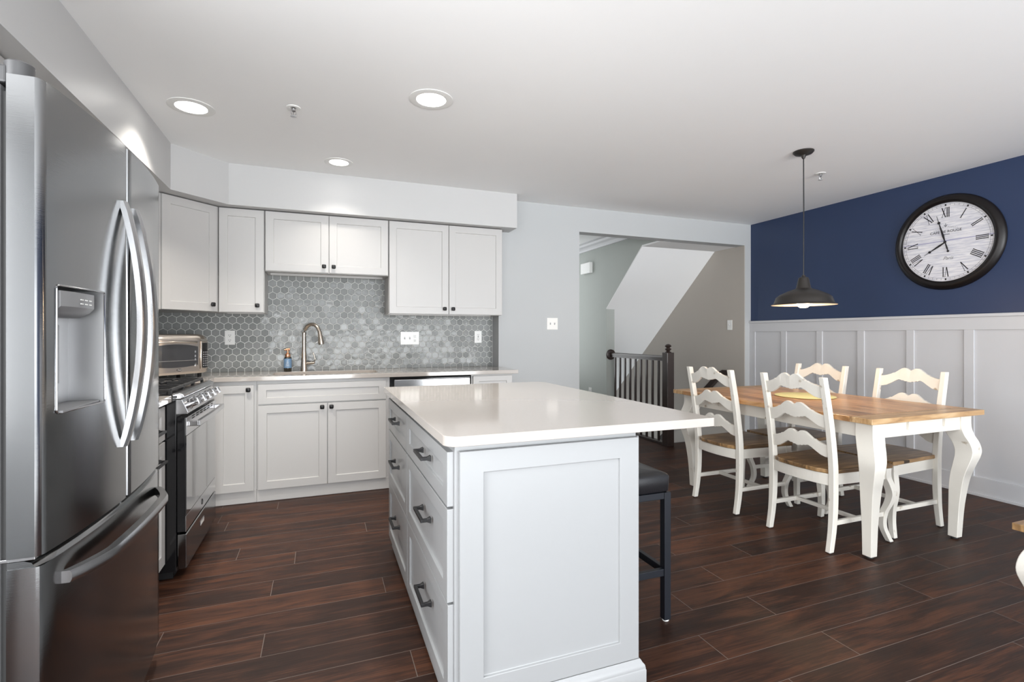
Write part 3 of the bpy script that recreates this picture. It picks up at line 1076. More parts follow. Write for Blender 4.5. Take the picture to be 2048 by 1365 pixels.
def door_with_recess():
    """near french door with a dispenser recess"""
    y0, y1 = FY0, YM - 0.004
    z0, z1 = 0.735, 1.785
    ry0, ry1, rz0, rz1 = 1.447, 1.662, 1.040, 1.336
    ys = sorted(set([y0 + 0.0, y0 + 0.004, y0 + 0.013, ry0, ry1, y1 - 0.013, y1 - 0.004, y1] +
                    [y0 + (y1 - y0) * i / 20 for i in range(1, 20)]))
    zs = [z0, rz0, rz1, z1]

    def xf(y):
        x = fx_front(y)
        e = min(y - y0, y1 - y)
        if e < 0.012:
            x -= 0.010 * (1 - e / 0.012) ** 2
        return x
    mb = MB()
    idx = {}
    V, Fc = [], []

    def vid(i, j):
        if (i, j) not in idx:
            idx[(i, j)] = len(V)
            V.append((xf(ys[i]), ys[i], zs[j]))
        return idx[(i, j)]
    for i in range(len(ys) - 1):
        for j in range(3):
            ym = (ys[i] + ys[i + 1]) / 2
            if j == 1 and ry0 < ym < ry1:
                continue
            Fc.append((vid(i, j), vid(i + 1, j), vid(i + 1, j + 1), vid(i, j + 1)))
    nb = len(V)
    xb = -0.632
    V += [(xb, y0, z0), (xb, y1, z0), (xb, y1, z1), (xb, y0, z1)]
    L_ = len(ys) - 1
    Fc.append((nb, nb + 1, nb + 2, nb + 3))
    Fc.append(tuple([vid(0, j) for j in range(4)] + [nb + 3, nb]))
    Fc.append(tuple([vid(L_, j) for j in range(4)] + [nb + 2, nb + 1]))
    Fc.append(tuple([vid(i, 0) for i in range(L_ + 1)] + [nb + 1, nb]))
    Fc.append(tuple([vid(i, 3) for i in range(L_ + 1)] + [nb + 2, nb + 3]))
    mb.add(V, Fc)
    return mb, (ry0, ry1, rz0, rz1)


dm, (ry0, ry1, rz0, rz1) = door_with_recess()
d1 = part('door', dm, 'steel_fridge', fr, smooth=30)
# dispenser niche: floor, ceiling, far side and back, opening toward +X
xbk = -0.625
ni = MB()
ni.add([(fx_front(ry0), ry0, rz0), (fx_front(ry1), ry1, rz0), (xbk, ry1, rz0), (xbk, ry0, rz0),
        (fx_front(ry0), ry0, rz1), (fx_front(ry1), ry1, rz1), (xbk, ry1, rz1), (xbk, ry0, rz1)],
       [(0, 1, 2, 3), (4, 7, 6, 5), (1, 5, 6, 2), (3, 2, 6, 7), (0, 3, 7, 4)])
part('dispenser_niche', ni, 'steel_niche', d1)
rim = MB()
rp = [(fx_front(y) + 0.001, y, z) for y, z in rrect(ry0, ry1, rz0, rz1, 0.008, 3)]
rim.tube(rp + [rp[0]], 0.0022, 6)
part('dispenser_rim', rim, 'steel_bright', d1, smooth=50)
dp = part('dispenser_hood', MB().rings([
    [(xbk, ry0 + 0.004, z), (-0.562 + dxx, ry0 + 0.010, z), (-0.553 + dxx, ry0 + 0.05, z), (-0.550 + dxx, ry0 + 0.11, z), (-0.552 + dxx, ry0 + 0.165, z), (-0.560 + dxx, ry0 + 0.182, z), (xbk, ry0 + 0.182, z)]
    for z, dxx in ((rz1 - 0.012, 0.0), (rz1 - 0.048, 0.0), (rz1 - 0.060, -0.010), (rz1 - 0.072, -0.03))]), 'plastic_gray', d1, smooth=35)
tx = MB()
FDI = frame((-0.5492, 0, 0), (0, 1, 0), (1, 0, 0))
for k in range(3):
    for q in range(2):
        tx.boxf(FDI, ry0 + 0.080 + k * 0.026, ry0 + 0.094 + k * 0.026, rz1 - 0.030 - q * 0.010, rz1 - 0.0275 - q * 0.010, -0.001 - k * 0.001, 0.0006 - k * 0.0008)
part('dispenser_print', tx, 'plate_white', dp)
part('dispenser_paddle', MB().box(xbk, -0.606, ry0 + 0.04, ry0 + 0.12, rz0 + 0.06, rz1 - 0.09), 'plastic_gray', d1, bevel=0.003)
part('drip_tray', MB().box(xbk, -0.556, ry0 + 0.006, ry1 - 0.006, rz0, rz0 + 0.006), 'plastic_gray', d1, bevel=0.001)

d2 = part('door', MB().prism(door_plan(YM + 0.004, FY1), lambda p, h: (p[0], p[1], h), 0.735, 1.785), 'steel_fridge', fr, smooth=30)
fz = part('freezer_drawer', MB().prism(door_plan(FY0, FY1), lambda p, h: (p[0], p[1], h), 0.075, 0.712), 'steel_fridge', fr, smooth=30)
# rounded top lip of the freezer drawer
lip = MB()
rs = []
for i in range(25):
    y = FY0 + 0.003 + (FY1 - FY0 - 0.006) * i / 24
    x = fx_front(y) - (0.010 if i in (0, 24) else 0)
    rs.append([(x, y, 0.7115), (x - 0.007, y, 0.722), (x - 0.02, y, 0.727), (-0.632, y, 0.727), (-0.632, y, 0.7115)])
lip.rings(rs)
part('drawer_lip', lip, 'steel_fridge', fz, smooth=40)
part('gasket', MB().box(-0.645, -0.634, FY0 + 0.012, FY1 - 0.012, 0.08, 1.75), 'rubber', fr)
hg = part('top_hinge', MB().lathe([(0.026, 0), (0.026, 0.030), (0.022, 0.034)], -0.622, FY0 + 0.030, 1.787, 24), 'hinge_gray', fr, smooth=40)
part('hinge_cover', MB().box(-0.74, -0.635, FY0 + 0.006, FY0 + 0.06, 1.768, 1.806), 'hinge_gray', hg, bevel=0.004)
part('top_hinge', MB().box(-0.72, -0.62, FY1 - 0.06, FY1 - 0.006, 1.787, 1.80), 'plastic_gray', fr, bevel=0.003)
part('middle_hinge', MB().box(-0.652, -0.585, FY0 + 0.004, FY0 + 0.05, 0.7275, 0.7345), 'steel_bright', fr, bevel=0.001)
part('bottom_grille', MB().box(-0.66, -0.60, FY0 + 0.01, FY1 - 0.01, 0.012, 0.073), 'plastic_gray', fr, bevel=0.003)
part('roller_foot', MB().lathe([(0.018, 0), (0.018, 0.03)], -0.63, FY1 - 0.03, 0.001, 14), 'rubber', fr)

# bowed french door handles
for sgn, dd in ((-1, d1), (1, d2)):
    yc = YM + sgn * 0.050
    P, A = [], []
    for i in range(25):
        q = i / 24
        b = math.sin(PI * q)
        z = 0.895 + (1.612 - 0.895) * q
        y = yc
        x = -0.540 + 0.048 * b ** 0.8
        P.append((x, y, z))
    mb = MB()
    rs = []
    for i, p in enumerate(P):
        hw = 0.014 + 0.004 * math.sin(PI * i / 24)
        hd_ = 0.010
        rs.append([(p[0] - hd_, p[1] - hw, p[2]), (p[0] + hd_ * 0.4, p[1] - hw, p[2]), (p[0] + hd_, p[1] - hw * 0.5, p[2]),
                   (p[0] + hd_, p[1] + hw * 0.5, p[2]), (p[0] + hd_ * 0.4, p[1] + hw, p[2]), (p[0] - hd_, p[1] + hw, p[2])])
    mb.rings(rs)
    part('handle', mb, 'steel_handle', dd, smooth=35)
# freezer handle: bar bowed out over its middle
rs = []
for i in range(29):
    q = i / 28
    y = FY0 + 0.070 + (FY1 - FY0 - 0.17) * q
    b = min(1.0, math.sin(PI * q) * 2.0) ** 0.8
    x = fx_front(y) + 0.008 + 0.038 * b
    z = 0.655
    rs.append([(x - 0.012, y, z - 0.014), (x + 0.008, y, z - 0.014), (x + 0.012, y, z - 0.006), (x + 0.012, y, z + 0.006), (x + 0.008, y, z + 0.014), (x - 0.012, y, z + 0.014)])
part('handle', MB().rings(rs), 'steel_handle', fz, smooth=35)

# ------------------------------------------------------------------ drawer base between refrigerator and range
t = thing('base_cabinet', 'slim white cabinet squeezed between refrigerator and range', 'cabinet', (-1.0, 2.6, 0))
part('cabinet_body', MB().box(XL + 0.01, -0.735, 2.300, 2.928, 0.09, CT - 0.033), 'cabinet_white', t)
part('toe_kick', MB().box(XL + 0.01, -0.80, 2.300, 2.928, 0.002, 0.09), 'black_metal', t)
FLB = frame((-0.735, 0, 0), (0, 1, 0), (1, 0, 0))
dr = part('drawer', MB().shaker(FLB, 2.305, 2.916, 0.705, 0.870, 0, 0.02, rb=0.045), 'cabinet_white', t, bevel=0.0012)
bar_pull(FLB, 2.72, 0.765, 0.02, 0.075, dr)
dd = part('door', MB().shaker(FLB, 2.305, 2.916, 0.092, 0.695, 0, 0.02), 'cabinet_white', t, bevel=0.0012)
bar_pull(FLB, 2.74, 0.620, 0.02, 0.075, dd)

# ------------------------------------------------------------------ gas range
RY0, RY1 = 2.932, 3.690
rg = thing('gas_range', 'black and stainless gas range with front knobs beside the corner', 'stove', (-1.0, 3.31, 0))
part('oven_body', MB().box(XL + 0.03, -0.672, RY0, RY1, 0.04, 0.905), 'black_gloss', rg, bevel=0.003)
part('base_plinth', MB().box(XL + 0.05, -0.690, RY0 + 0.02, RY1 - 0.02, 0.002, 0.04), 'black_metal', rg)
part('cooktop', MB().box(XL + 0.03, -0.668, RY0 + 0.001, RY1 - 0.001, 0.905, 0.918), 'black_gloss', rg, bevel=0.003)
# rounded steel nose and sloping control panel
nose = MB().prism([(-0.690, 0.930), (-0.662, 0.932), (-0.642, 0.924), (-0.636, 0.909), (-0.652, 0.900), (-0.690, 0.900)],
                  lambda p, h: (p[0], h, p[1]), RY0 + 0.002, RY1 - 0.002)
part('front_nose', nose, 'steel_bright', rg, bevel=0.003)
cp = part('control_panel', MB().prism([(-0.674, 0.898), (-0.648, 0.898), (-0.620, 0.832), (-0.626, 0.824), (-0.674, 0.826)],
                                      lambda p, h: (p[0], h, p[1]), RY0 + 0.002, RY1 - 0.002), 'steel_bright', rg, bevel=0.002)
nrm = Vector((0.92, 0, 0.39)).normalized()
for i in range(5):
    y = RY0 + 0.105 + i * 0.137
    c = Vector((-0.634, y, 0.864))
    kb = MB()
    for (r, a, b) in ((0.026, 0.0, 0.006), (0.0205, 0.006, 0.036), (0.018, 0.036, 0.040)):
        kb.tube([tuple(c + nrm * a), tuple(c + nrm * b)], r, 20)
    g = nrm.cross(Vector((0, 1, 0)))
    F0 = lambda u, v, n, c=c, g=g: tuple(c + Vector((0, 1, 0)) * u + g * v + nrm * n)
    kb.boxf(F0, -0.0065, 0.0065, -0.019, 0.019, 0.036, 0.049)
    part('knob', kb, 'steel_bright', cp, smooth=40)
# oven door
od = part('oven_door', MB().box(-0.670, -0.634, RY0 + 0.004, RY1 - 0.004, 0.232, 0.806), 'black_gloss', rg, bevel=0.003)
part('bottom_trim', MB().box(-0.634, -0.630, RY0 + 0.005, RY1 - 0.005, 0.232, 0.312), 'steel_bright', od, bevel=0.001)
part('top_trim', MB().box(-0.634, -0.628, RY0 + 0.005, RY1 - 0.005, 0.716, 0.806), 'steel_bright', od, bevel=0.001)
part('door_window', MB().box(-0.6335, -0.6295, RY0 + 0.008, RY1 - 0.008, 0.316, 0.712), 'oven_glass', od)
for i in range(6):
    y = RY0 + 0.12 + i * 0.095
    for zq in (0.786, 0.798):
        part('vent_slot', MB().box(-0.6282, -0.6270, y, y + 0.055, zq - 0.003, zq + 0.002), 'dark_gap', od)
hb = MB()
hb.bar([(-0.585, RY0 + 0.035, 0.770), (-0.580, (RY0 + RY1) / 2, 0.770), (-0.585, RY1 - 0.035, 0.770)], 0.010, 0.014)
for y in (RY0 + 0.045, RY1 - 0.045):
    hb.box(-0.630, -0.582, y - 0.012, y + 0.012, 0.757, 0.783)
part('handle', hb, 'steel_bright', od, bevel=0.004)
rgm = MB()
ring = [(-0.6292, 3.30 + 0.015 * math.cos(a), 0.272 + 0.015 * math.sin(a)) for a in [2 * PI * k / 24 for k in range(25)]]
rgm.tube(ring, 0.0012, 6)
part('door_badge', rgm, 'ink_black', od)
sd = part('storage_drawer', MB().box(-0.668, -0.628, RY0 + 0.004, RY1 - 0.004, 0.048, 0.222), 'steel_fridge', rg, bevel=0.004)
part('drawer_badge', MB().box(-0.628, -0.6262, 3.235, 3.335, 0.150, 0.180), 'steel_bright', sd, bevel=0.0008)
part('drawer_badge', MB().box(-0.6265, -0.6258, 3.241, 3.329, 0.155, 0.175), 'plate_white', sd)
# burners and grates
for k, (gy0, gy1) in enumerate(((RY0 + 0.02, RY0 + 0.255), (RY0 + 0.262, RY1 - 0.262), (RY1 - 0.255, RY1 - 0.02))):
    gm = MB()
    x0, x1 = -1.25, -0.702
    zt_ = 0.952
    for y in (gy0, gy1):
        gm.box(x0, x1, y - 0.007, y + 0.007, zt_ - 0.013, zt_)
    for x in (x0, (x0 + x1) / 2, x1):
        gm.box(x - 0.007, x + 0.007, gy0, gy1, zt_ - 0.013, zt_)
    ym = (gy0 + gy1) / 2
    for xc in (x0 + 0.137, x1 - 0.137):
        gm.box(xc - 0.006, xc + 0.006, gy0, ym - 0.03, zt_ - 0.012, zt_)
        gm.box(xc - 0.006, xc + 0.006, ym + 0.03, gy1, zt_ - 0.012, zt_)
        gm.box(xc - 0.13, xc - 0.035, ym - 0.006, ym + 0.006, zt_ - 0.012, zt_)
        gm.box(xc + 0.035, xc + 0.13, ym - 0.006, ym + 0.006, zt_ - 0.012, zt_)
    for x in (x0, (x0 + x1) / 2, x1):
        for y in (gy0, gy1):
            gm.box(x - 0.008, x + 0.008, y - 0.008, y + 0.008, 0.918, zt_ - 0.012)
    part('grate', gm, 'cast_iron', rg, bevel=0.002)
    for xc in (x0 + 0.137, x1 - 0.137):
        part('burner', MB().lathe([(0.046, 0.0), (0.046, 0.008), (0.034, 0.010), (0.034, 0.018), (0.028, 0.021)], xc, ym, 0.918, 20), 'cast_iron', rg, smooth=40)

# ------------------------------------------------------------------ toaster oven, set diagonally in the corner
TD = Vector((0.643, 0.766, 0)).normalized()          # along its front, toward the right
TN = Vector((0.766, -0.643, 0)).normalized()         # outward
TO = Vector((-0.790, 4.190, 0)) - TD * 0.185
to = thing('toaster_oven', 'rounded stainless toaster oven with glass door on the corner worktop', 'toaster oven', (TO.x, TO.y, CT))
FTO = lambda u, v, n: tuple(Vector((TO.x, TO.y, CT)) + TD * u + Vector((0, 0, v)) + TN * n)


def tfront(u):
    q = u / 0.235
    return 0.012 - 0.035 * max(0, abs(q) - 0.55) ** 2 / 0.2


rings = []
for v, s, dn in ((0.030, 0.96, -0.004), (0.042, 1.0, 0), (0.265, 1.0, 0), (0.292, 0.97, -0.012), (0.308, 0.88, -0.035)):
    loop = [FTO(u * s, v, tfront(u) + dn) for u in [-0.235 + 0.47 * i / 16 for i in range(17)]]
    loop += [FTO(0.235 * s, v, -0.30 - dn), FTO(-0.235 * s, v, -0.30 - dn)]
    rings.append(loop)
part('housing', MB().rings(rings), 'toaster_steel', to, smooth=50)
td = MB()
u0, u1 = -0.225, 0.135
top = lambda u: 0.238 - 0.012 * ((u - (u0 + u1) / 2) / 0.18) ** 2 * 1.8
bot = lambda u: 0.078 + 0.016 * ((u - (u0 + u1) / 2) / 0.18) ** 2
td.rings([[FTO(u, 0.045, tfront(u) + 0.001), FTO(u, 0.045, tfront(u) + 0.012), FTO(u, 0.268, tfront(u) + 0.012), FTO(u, 0.268, tfront(u) + 0.001)]
          for u in [u0 + (u1 - u0) * i / 12 for i in range(13)]])
tdo = part('glass_door', td, 'toaster_steel', to, smooth=40, bevel=0.002)
gw = MB()
us = [u0 + 0.015 + (u1 - u0 - 0.03) * i / 14 for i in range(15)]
gw.rings([[FTO(u, bot(u), tfront(u) + 0.0115), FTO(u, bot(u), tfront(u) + 0.0130), FTO(u, top(u), tfront(u) + 0.0130), FTO(u, top(u), tfront(u) + 0.0115)] for u in us])
gp = part('window_pane', gw, 'oven_glass', tdo)
rk = MB()
rk.tube([FTO(-0.20, 0.125, 0.0255), FTO(0.11, 0.125, 0.0255)], 0.0018, 6)
for v_ in (0.09, 0.13, 0.155, 0.185):
    rk.boxf(FTO, 0.098, 0.105, v_ - 0.008, v_ + 0.006, 0.0245, 0.0265)
part('oven_rack', rk, 'steel_bright', tdo)
part('handle', MB().tube([FTO(u0 + 0.02, 0.246, 0.013), FTO(u0 + 0.03, 0.250, 0.032), FTO(-0.045, 0.254, 0.040), FTO(u1 - 0.03, 0.250, 0.032), FTO(u1 - 0.02, 0.246, 0.013)], 0.0075, 10), 'toaster_steel', tdo, smooth=50)
# brand oval with script
ov = MB()
loop = [(0.017 * math.cos(a), 0.0075 * math.sin(a)) for a in [2 * PI * k / 24 for k in range(24)]]
ov.rings([[FTO(-0.02 + a, 0.062 + b, 0.0245) for a, b in loop], [FTO(-0.02 + a, 0.062 + b, 0.0262) for a, b in loop]])
bd = part('badge', ov, 'ink_black', tdo)
part('badge_text', text_mb('Oster', 0.012, FTO, 0.0003, -0.02, 0.062, 0.0265, 0.3), 'plate_white', bd)
cpn = MB()
cpn.rings([[FTO(u, 0.058, tfront(u) + 0.001), FTO(u, 0.058, tfront(u) + 0.010), FTO(u, 0.256, tfront(u) + 0.010), FTO(u, 0.256, tfront(u) + 0.001)]
           for u in [0.148 + 0.076 * i / 8 for i in range(9)]])
tcp = part('control_panel', cpn, 'toaster_steel', to, smooth=40, bevel=0.003)
cb = MB()
cb.rings([[FTO(u, 0.068, tfront(u) + 0.009), FTO(u, 0.068, tfront(u) + 0.0115), FTO(u, 0.246, tfront(u) + 0.0115), FTO(u, 0.246, tfront(u) + 0.009)]
          for u in [0.158 + 0.056 * i / 8 for i in range(9)]])
part('keypad', cb, 'black_gloss', tcp)
ks = MB()
for r_ in range(7):
    for c_ in range(3):
        u = 0.168 + c_ * 0.018
        v_ = 0.082 + r_ * 0.016
        ks.boxf(FTO, u - 0.0055, u + 0.0055, v_ - 0.0045, v_ + 0.0045, tfront(u) + 0.0115, tfront(u) + 0.0125)
part('keypad_buttons', ks, 'plastic_gray', tcp)
for u, n_ in ((-0.19, -0.03), (0.19, -0.05), (-0.19, -0.26), (0.19, -0.26)):
    part('foot', MB().tube([FTO(u, 0.0, n_), FTO(u, 0.032, n_)], 0.013, 12), 'rubber', to)

# ------------------------------------------------------------------ island
IX0, IX1, IY0, IY1 = 0.342, 1.342, 1.440, 2.972
isl = thing('kitchen_island', 'light grey kitchen island with six drawers and panelled end', 'kitchen island', (0.7, 2.2, 0))
BX0, BX1, BY0, BY1 = 0.382, 1.036, 1.492, 2.925
part('cabinet_body', MB().box(BX0, BX1, BY0, BY1, 0.012, CT - 0.032), 'cabinet_gray', isl, bevel=0.0015)
FE = frame((0, BY0, 0), (1, 0, 0), (0, -1, 0))
part('end_panel', merge(MB().shaker(FE, BX0 + 0.012, BX1 - 0.001, 0.096, 0.866, 0, 0.019, rail=0.076, rec=0.009, rb=0.068)), 'cabinet_gray', isl, bevel=0.0015)
FE2 = frame((BX1, 0, 0), (0, 1, 0), (1, 0, 0))
part('back_panel', MB().shaker(FE2, BY0, BY1, 0.096, 0.866, 0, 0.012, rail=0.08), 'cabinet_gray', isl, bevel=0.0015)
# moulded base around the end and seating side
mold = []
prof = [(0.000, 0.094), (0.003, 0.090), (0.006, 0.084), (0.0125, 0.076), (0.0145, 0.066), (0.0145, 0.062), (0.016, 0.060), (0.016, 0.002)]
mm = MB()
A0, A1 = (BX0 - 0.002, BY0 - 0.019), (BX1 + 0.001, BY0 - 0.019)
A2 = (BX1 + 0.001, BY1)
ringsm = []
for (px, py, ox, oy) in ((BX0 + 0.012, BY0 - 0.019, 0, -1), (BX1 + 0.003, BY0 - 0.019, 1, -1), (BX1 + 0.003, BY1, 1, 0)):
    ringsm.append([(px + ox * a, py + oy * a, z) for a, z in prof] + [(px - abs(ox) * 0.01, py + (0.01 if oy else 0), 0.002), (px - abs(ox) * 0.01, py + (0.01 if oy else 0), 0.094)])
mm.rings(ringsm)
part('base_moulding', mm, 'cabinet_gray', isl, smooth=50)
FI = frame((BX0, 0, 0), (0, -1, 0), (-1, 0, 0))
rows = [(0.694, 0.862), (0.400, 0.686), (0.082, 0.392)]
for (a, b, ext) in ((-2.262, -1.503, 0.0), (-2.915, -2.270, 0.0)):
    for (z0, z1) in rows:
        nn = 0.0205 if z1 > 0.4 else 0.0185
        dr = part('drawer', MB().shaker(FI, a, b, z0, z1, 0, nn, rail=0.055, rb=0.050), 'cabinet_gray', isl, bevel=0.0012)
        mid = -1.815 if b > -2 else -2.560
        bar_pull(FI, mid, {0.862: 0.788, 0.686: 0.572, 0.392: 0.278}[z1], nn, 0.075, dr)
tag(part('worktop', slab(rrect(IX0, IX1, IY0, IY1, [0.045, 0.010, 0.045, 0.010], 8), None, CT - 0.031, CT), 'quartz', None, bevel=0.002),
    'white quartz slab with rounded corner on top of the grey island', 'countertop')

# ------------------------------------------------------------------ bar stool under the overhang
stx, sty = 1.226, 1.925
bsb = thing('bar_stool', 'black leather bar stool with square steel legs under the island overhang', 'stool', (stx, sty, 0))
hw = 0.166
part('cushion', MB().rings([[(stx + a * (hw + e), sty + b * (hw + e), z) for a, b in RRS] for RRS in ([(x, y) for x, y in rrect(-1, 1, -1, 1, 0.08, 3)],)
                            for z, e in ((0.553, -0.006), (0.560, 0.0), (0.618, 0.002), (0.628, -0.004), (0.636, -0.030), (0.640, -0.09))]),
     'leather_black', bsb, smooth=40)
fm = MB()
q = hw - 0.0125
for (a, b, c, d_) in ((-q, q, -q - 0.0125, -q + 0.0125), (-q, q, q - 0.0125, q + 0.0125)):
    fm.box(stx + a, stx + b, sty + c, sty + d_, 0.524, 0.551)
for s_ in (-1, 1):
    fm.box(stx + s_ * q - 0.0125, stx + s_ * q + 0.0125, sty - q, sty + q, 0.524, 0.551)
part('seat_frame', fm, 'stool_metal', bsb, bevel=0.0015)
for a in (-1, 1):
    for b in (-1, 1):
        lg = part('leg', MB().box(stx + a * q - 0.0160, stx + a * q + 0.0160, sty + b * q - 0.0160, sty + b * q + 0.0160, 0.008, 0.551), 'stool_metal', bsb, bevel=0.0015)
        part('foot_cap', MB().lathe([(0.014, 0), (0.015, 0.004), (0.013, 0.010)], stx + a * q, sty + b * q, 0.001, 14), 'plate_white', lg)
fr2 = MB()
fr2.box(stx - q, stx + q, sty - q - 0.010, sty - q + 0.010, 0.195, 0.225)
fr2.box(stx - q, stx + q, sty + q - 0.010, sty + q + 0.010, 0.195, 0.225)
for s_ in (-1, 1):
    fr2.box(stx + s_ * q - 0.010, stx + s_ * q + 0.010, sty - q, sty + q, 0.195, 0.225)
part('footrest', fr2, 'stool_metal', bsb, bevel=0.0015)

# ------------------------------------------------------------------ dining table
TX0, TX1, TY0, TY1, TZ = 2.682, 3.662, 1.770, 3.345, 0.780
tb = thing('dining_table', 'farmhouse dining table with honey wood top and distressed white curved legs', 'table', ((TX0 + TX1) / 2, (TY0 + TY1) / 2, 0))
EW = 0.12
tpart = part('tabletop', MB().box(TX0, TX1, TY0 + EW, TY1 - EW, TZ - 0.030, TZ), 'table_wood', tb, bevel=0.003)
for y0, y1 in ((TY0, TY0 + EW - 0.001), (TY1 - EW + 0.001, TY1)):
    part('breadboard_end', MB().box(TX0, TX1, y0, y1, TZ - 0.030, TZ), 'table_wood_end', tb, bevel=0.003)
ap = MB()
ax0, ax1, ay0, ay1 = TX0 + 0.084, TX1 - 0.054, TY0 + 0.052, TY1 - 0.052
for y in (ay0, ay1 - 0.024):
    ap.box(ax0, ax1, y, y + 0.024, TZ - 0.118, TZ - 0.031)
for x in (ax0, ax1 - 0.024):
    ap.box(x, x + 0.024, ay0, ay1, TZ - 0.118, TZ - 0.031)
part('apron', ap, 'chair_paint', tb, bevel=0.002)
for x in (TX0 + 0.36, TX1 - 0.30):
    part('leaf_bracket', MB().box(x, x + 0.035, ay0 - 0.014, ay0, TZ - 0.085, TZ - 0.032), 'chair_paint', tb, bevel=0.002)


def smoothstep_list(keys, n):
    """Catmull-Rom through (z, offset, halfwidth)"""
    out = []
    for i in range(len(keys) - 1):
        p0 = keys[max(i - 1, 0)]
        p1, p2 = keys[i], keys[i + 1]
        p3 = keys[min(i + 2, len(keys) - 1)]
        for k in range(n):
            t_ = k / n
            out.append(tuple(0.5 * ((2 * b) + (-a + c) * t_ + (2 * a - 5 * b + 4 * c - d_) * t_ ** 2 + (-a + 3 * b - 3 * c + d_) * t_ ** 3)
                             for a, b, c, d_ in zip(p0, p1, p2, p3)))
    out.append(keys[-1])
    return out


TKEYS = [(0.749, 0.0, 0.048), (0.68, 0.0, 0.048), (0.63, 0.010, 0.0475), (0.585, 0.027, 0.047), (0.54, 0.036, 0.046), (0.50, 0.034, 0.0435), (0.45, 0.024, 0.040),
         (0.38, 0.011, 0.036), (0.30, 0.003, 0.0325), (0.18, -0.003, 0.0275), (0.012, -0.008, 0.0245)]
for sx_ in (-1, 1):
    for sy2 in (-1, 1):
        cx = (TX0 + 0.120) if sx_ < 0 else (TX1 - 0.090)
        cy = (TY0 + 0.090) if sy2 < 0 else (TY1 - 0.090)
        ks_ = smoothstep_list(TKEYS, 5)
        lg = part('leg', MB().post([(cx + sx_ * o, cy + sy2 * o, z) for z, o, w in ks_], [w for z, o, w in ks_]), 'chair_paint', tb, bevel=0.0025, smooth=40)
        part('foot_pad', MB().lathe([(0.018, 0.0), (0.018, 0.011)], cx - sx_ * 0.009, cy - sy2 * 0.009, 0.001, 12), 'rubber', lg)

tag(part('placemat', MB().lathe([(0.19, 0.001), (0.195, 0.004), (0.19, 0.007), (0.001, 0.007)], 3.262, 2.625, TZ, 48), 'placemat_green', None, smooth=40),
    'round pale yellow-green placemat in the middle of the wood table', 'placemat')

# ------------------------------------------------------------------ ladder back chairs; local: origin under the back posts, front toward +X
CH_G = 'ladder-back dining chairs'


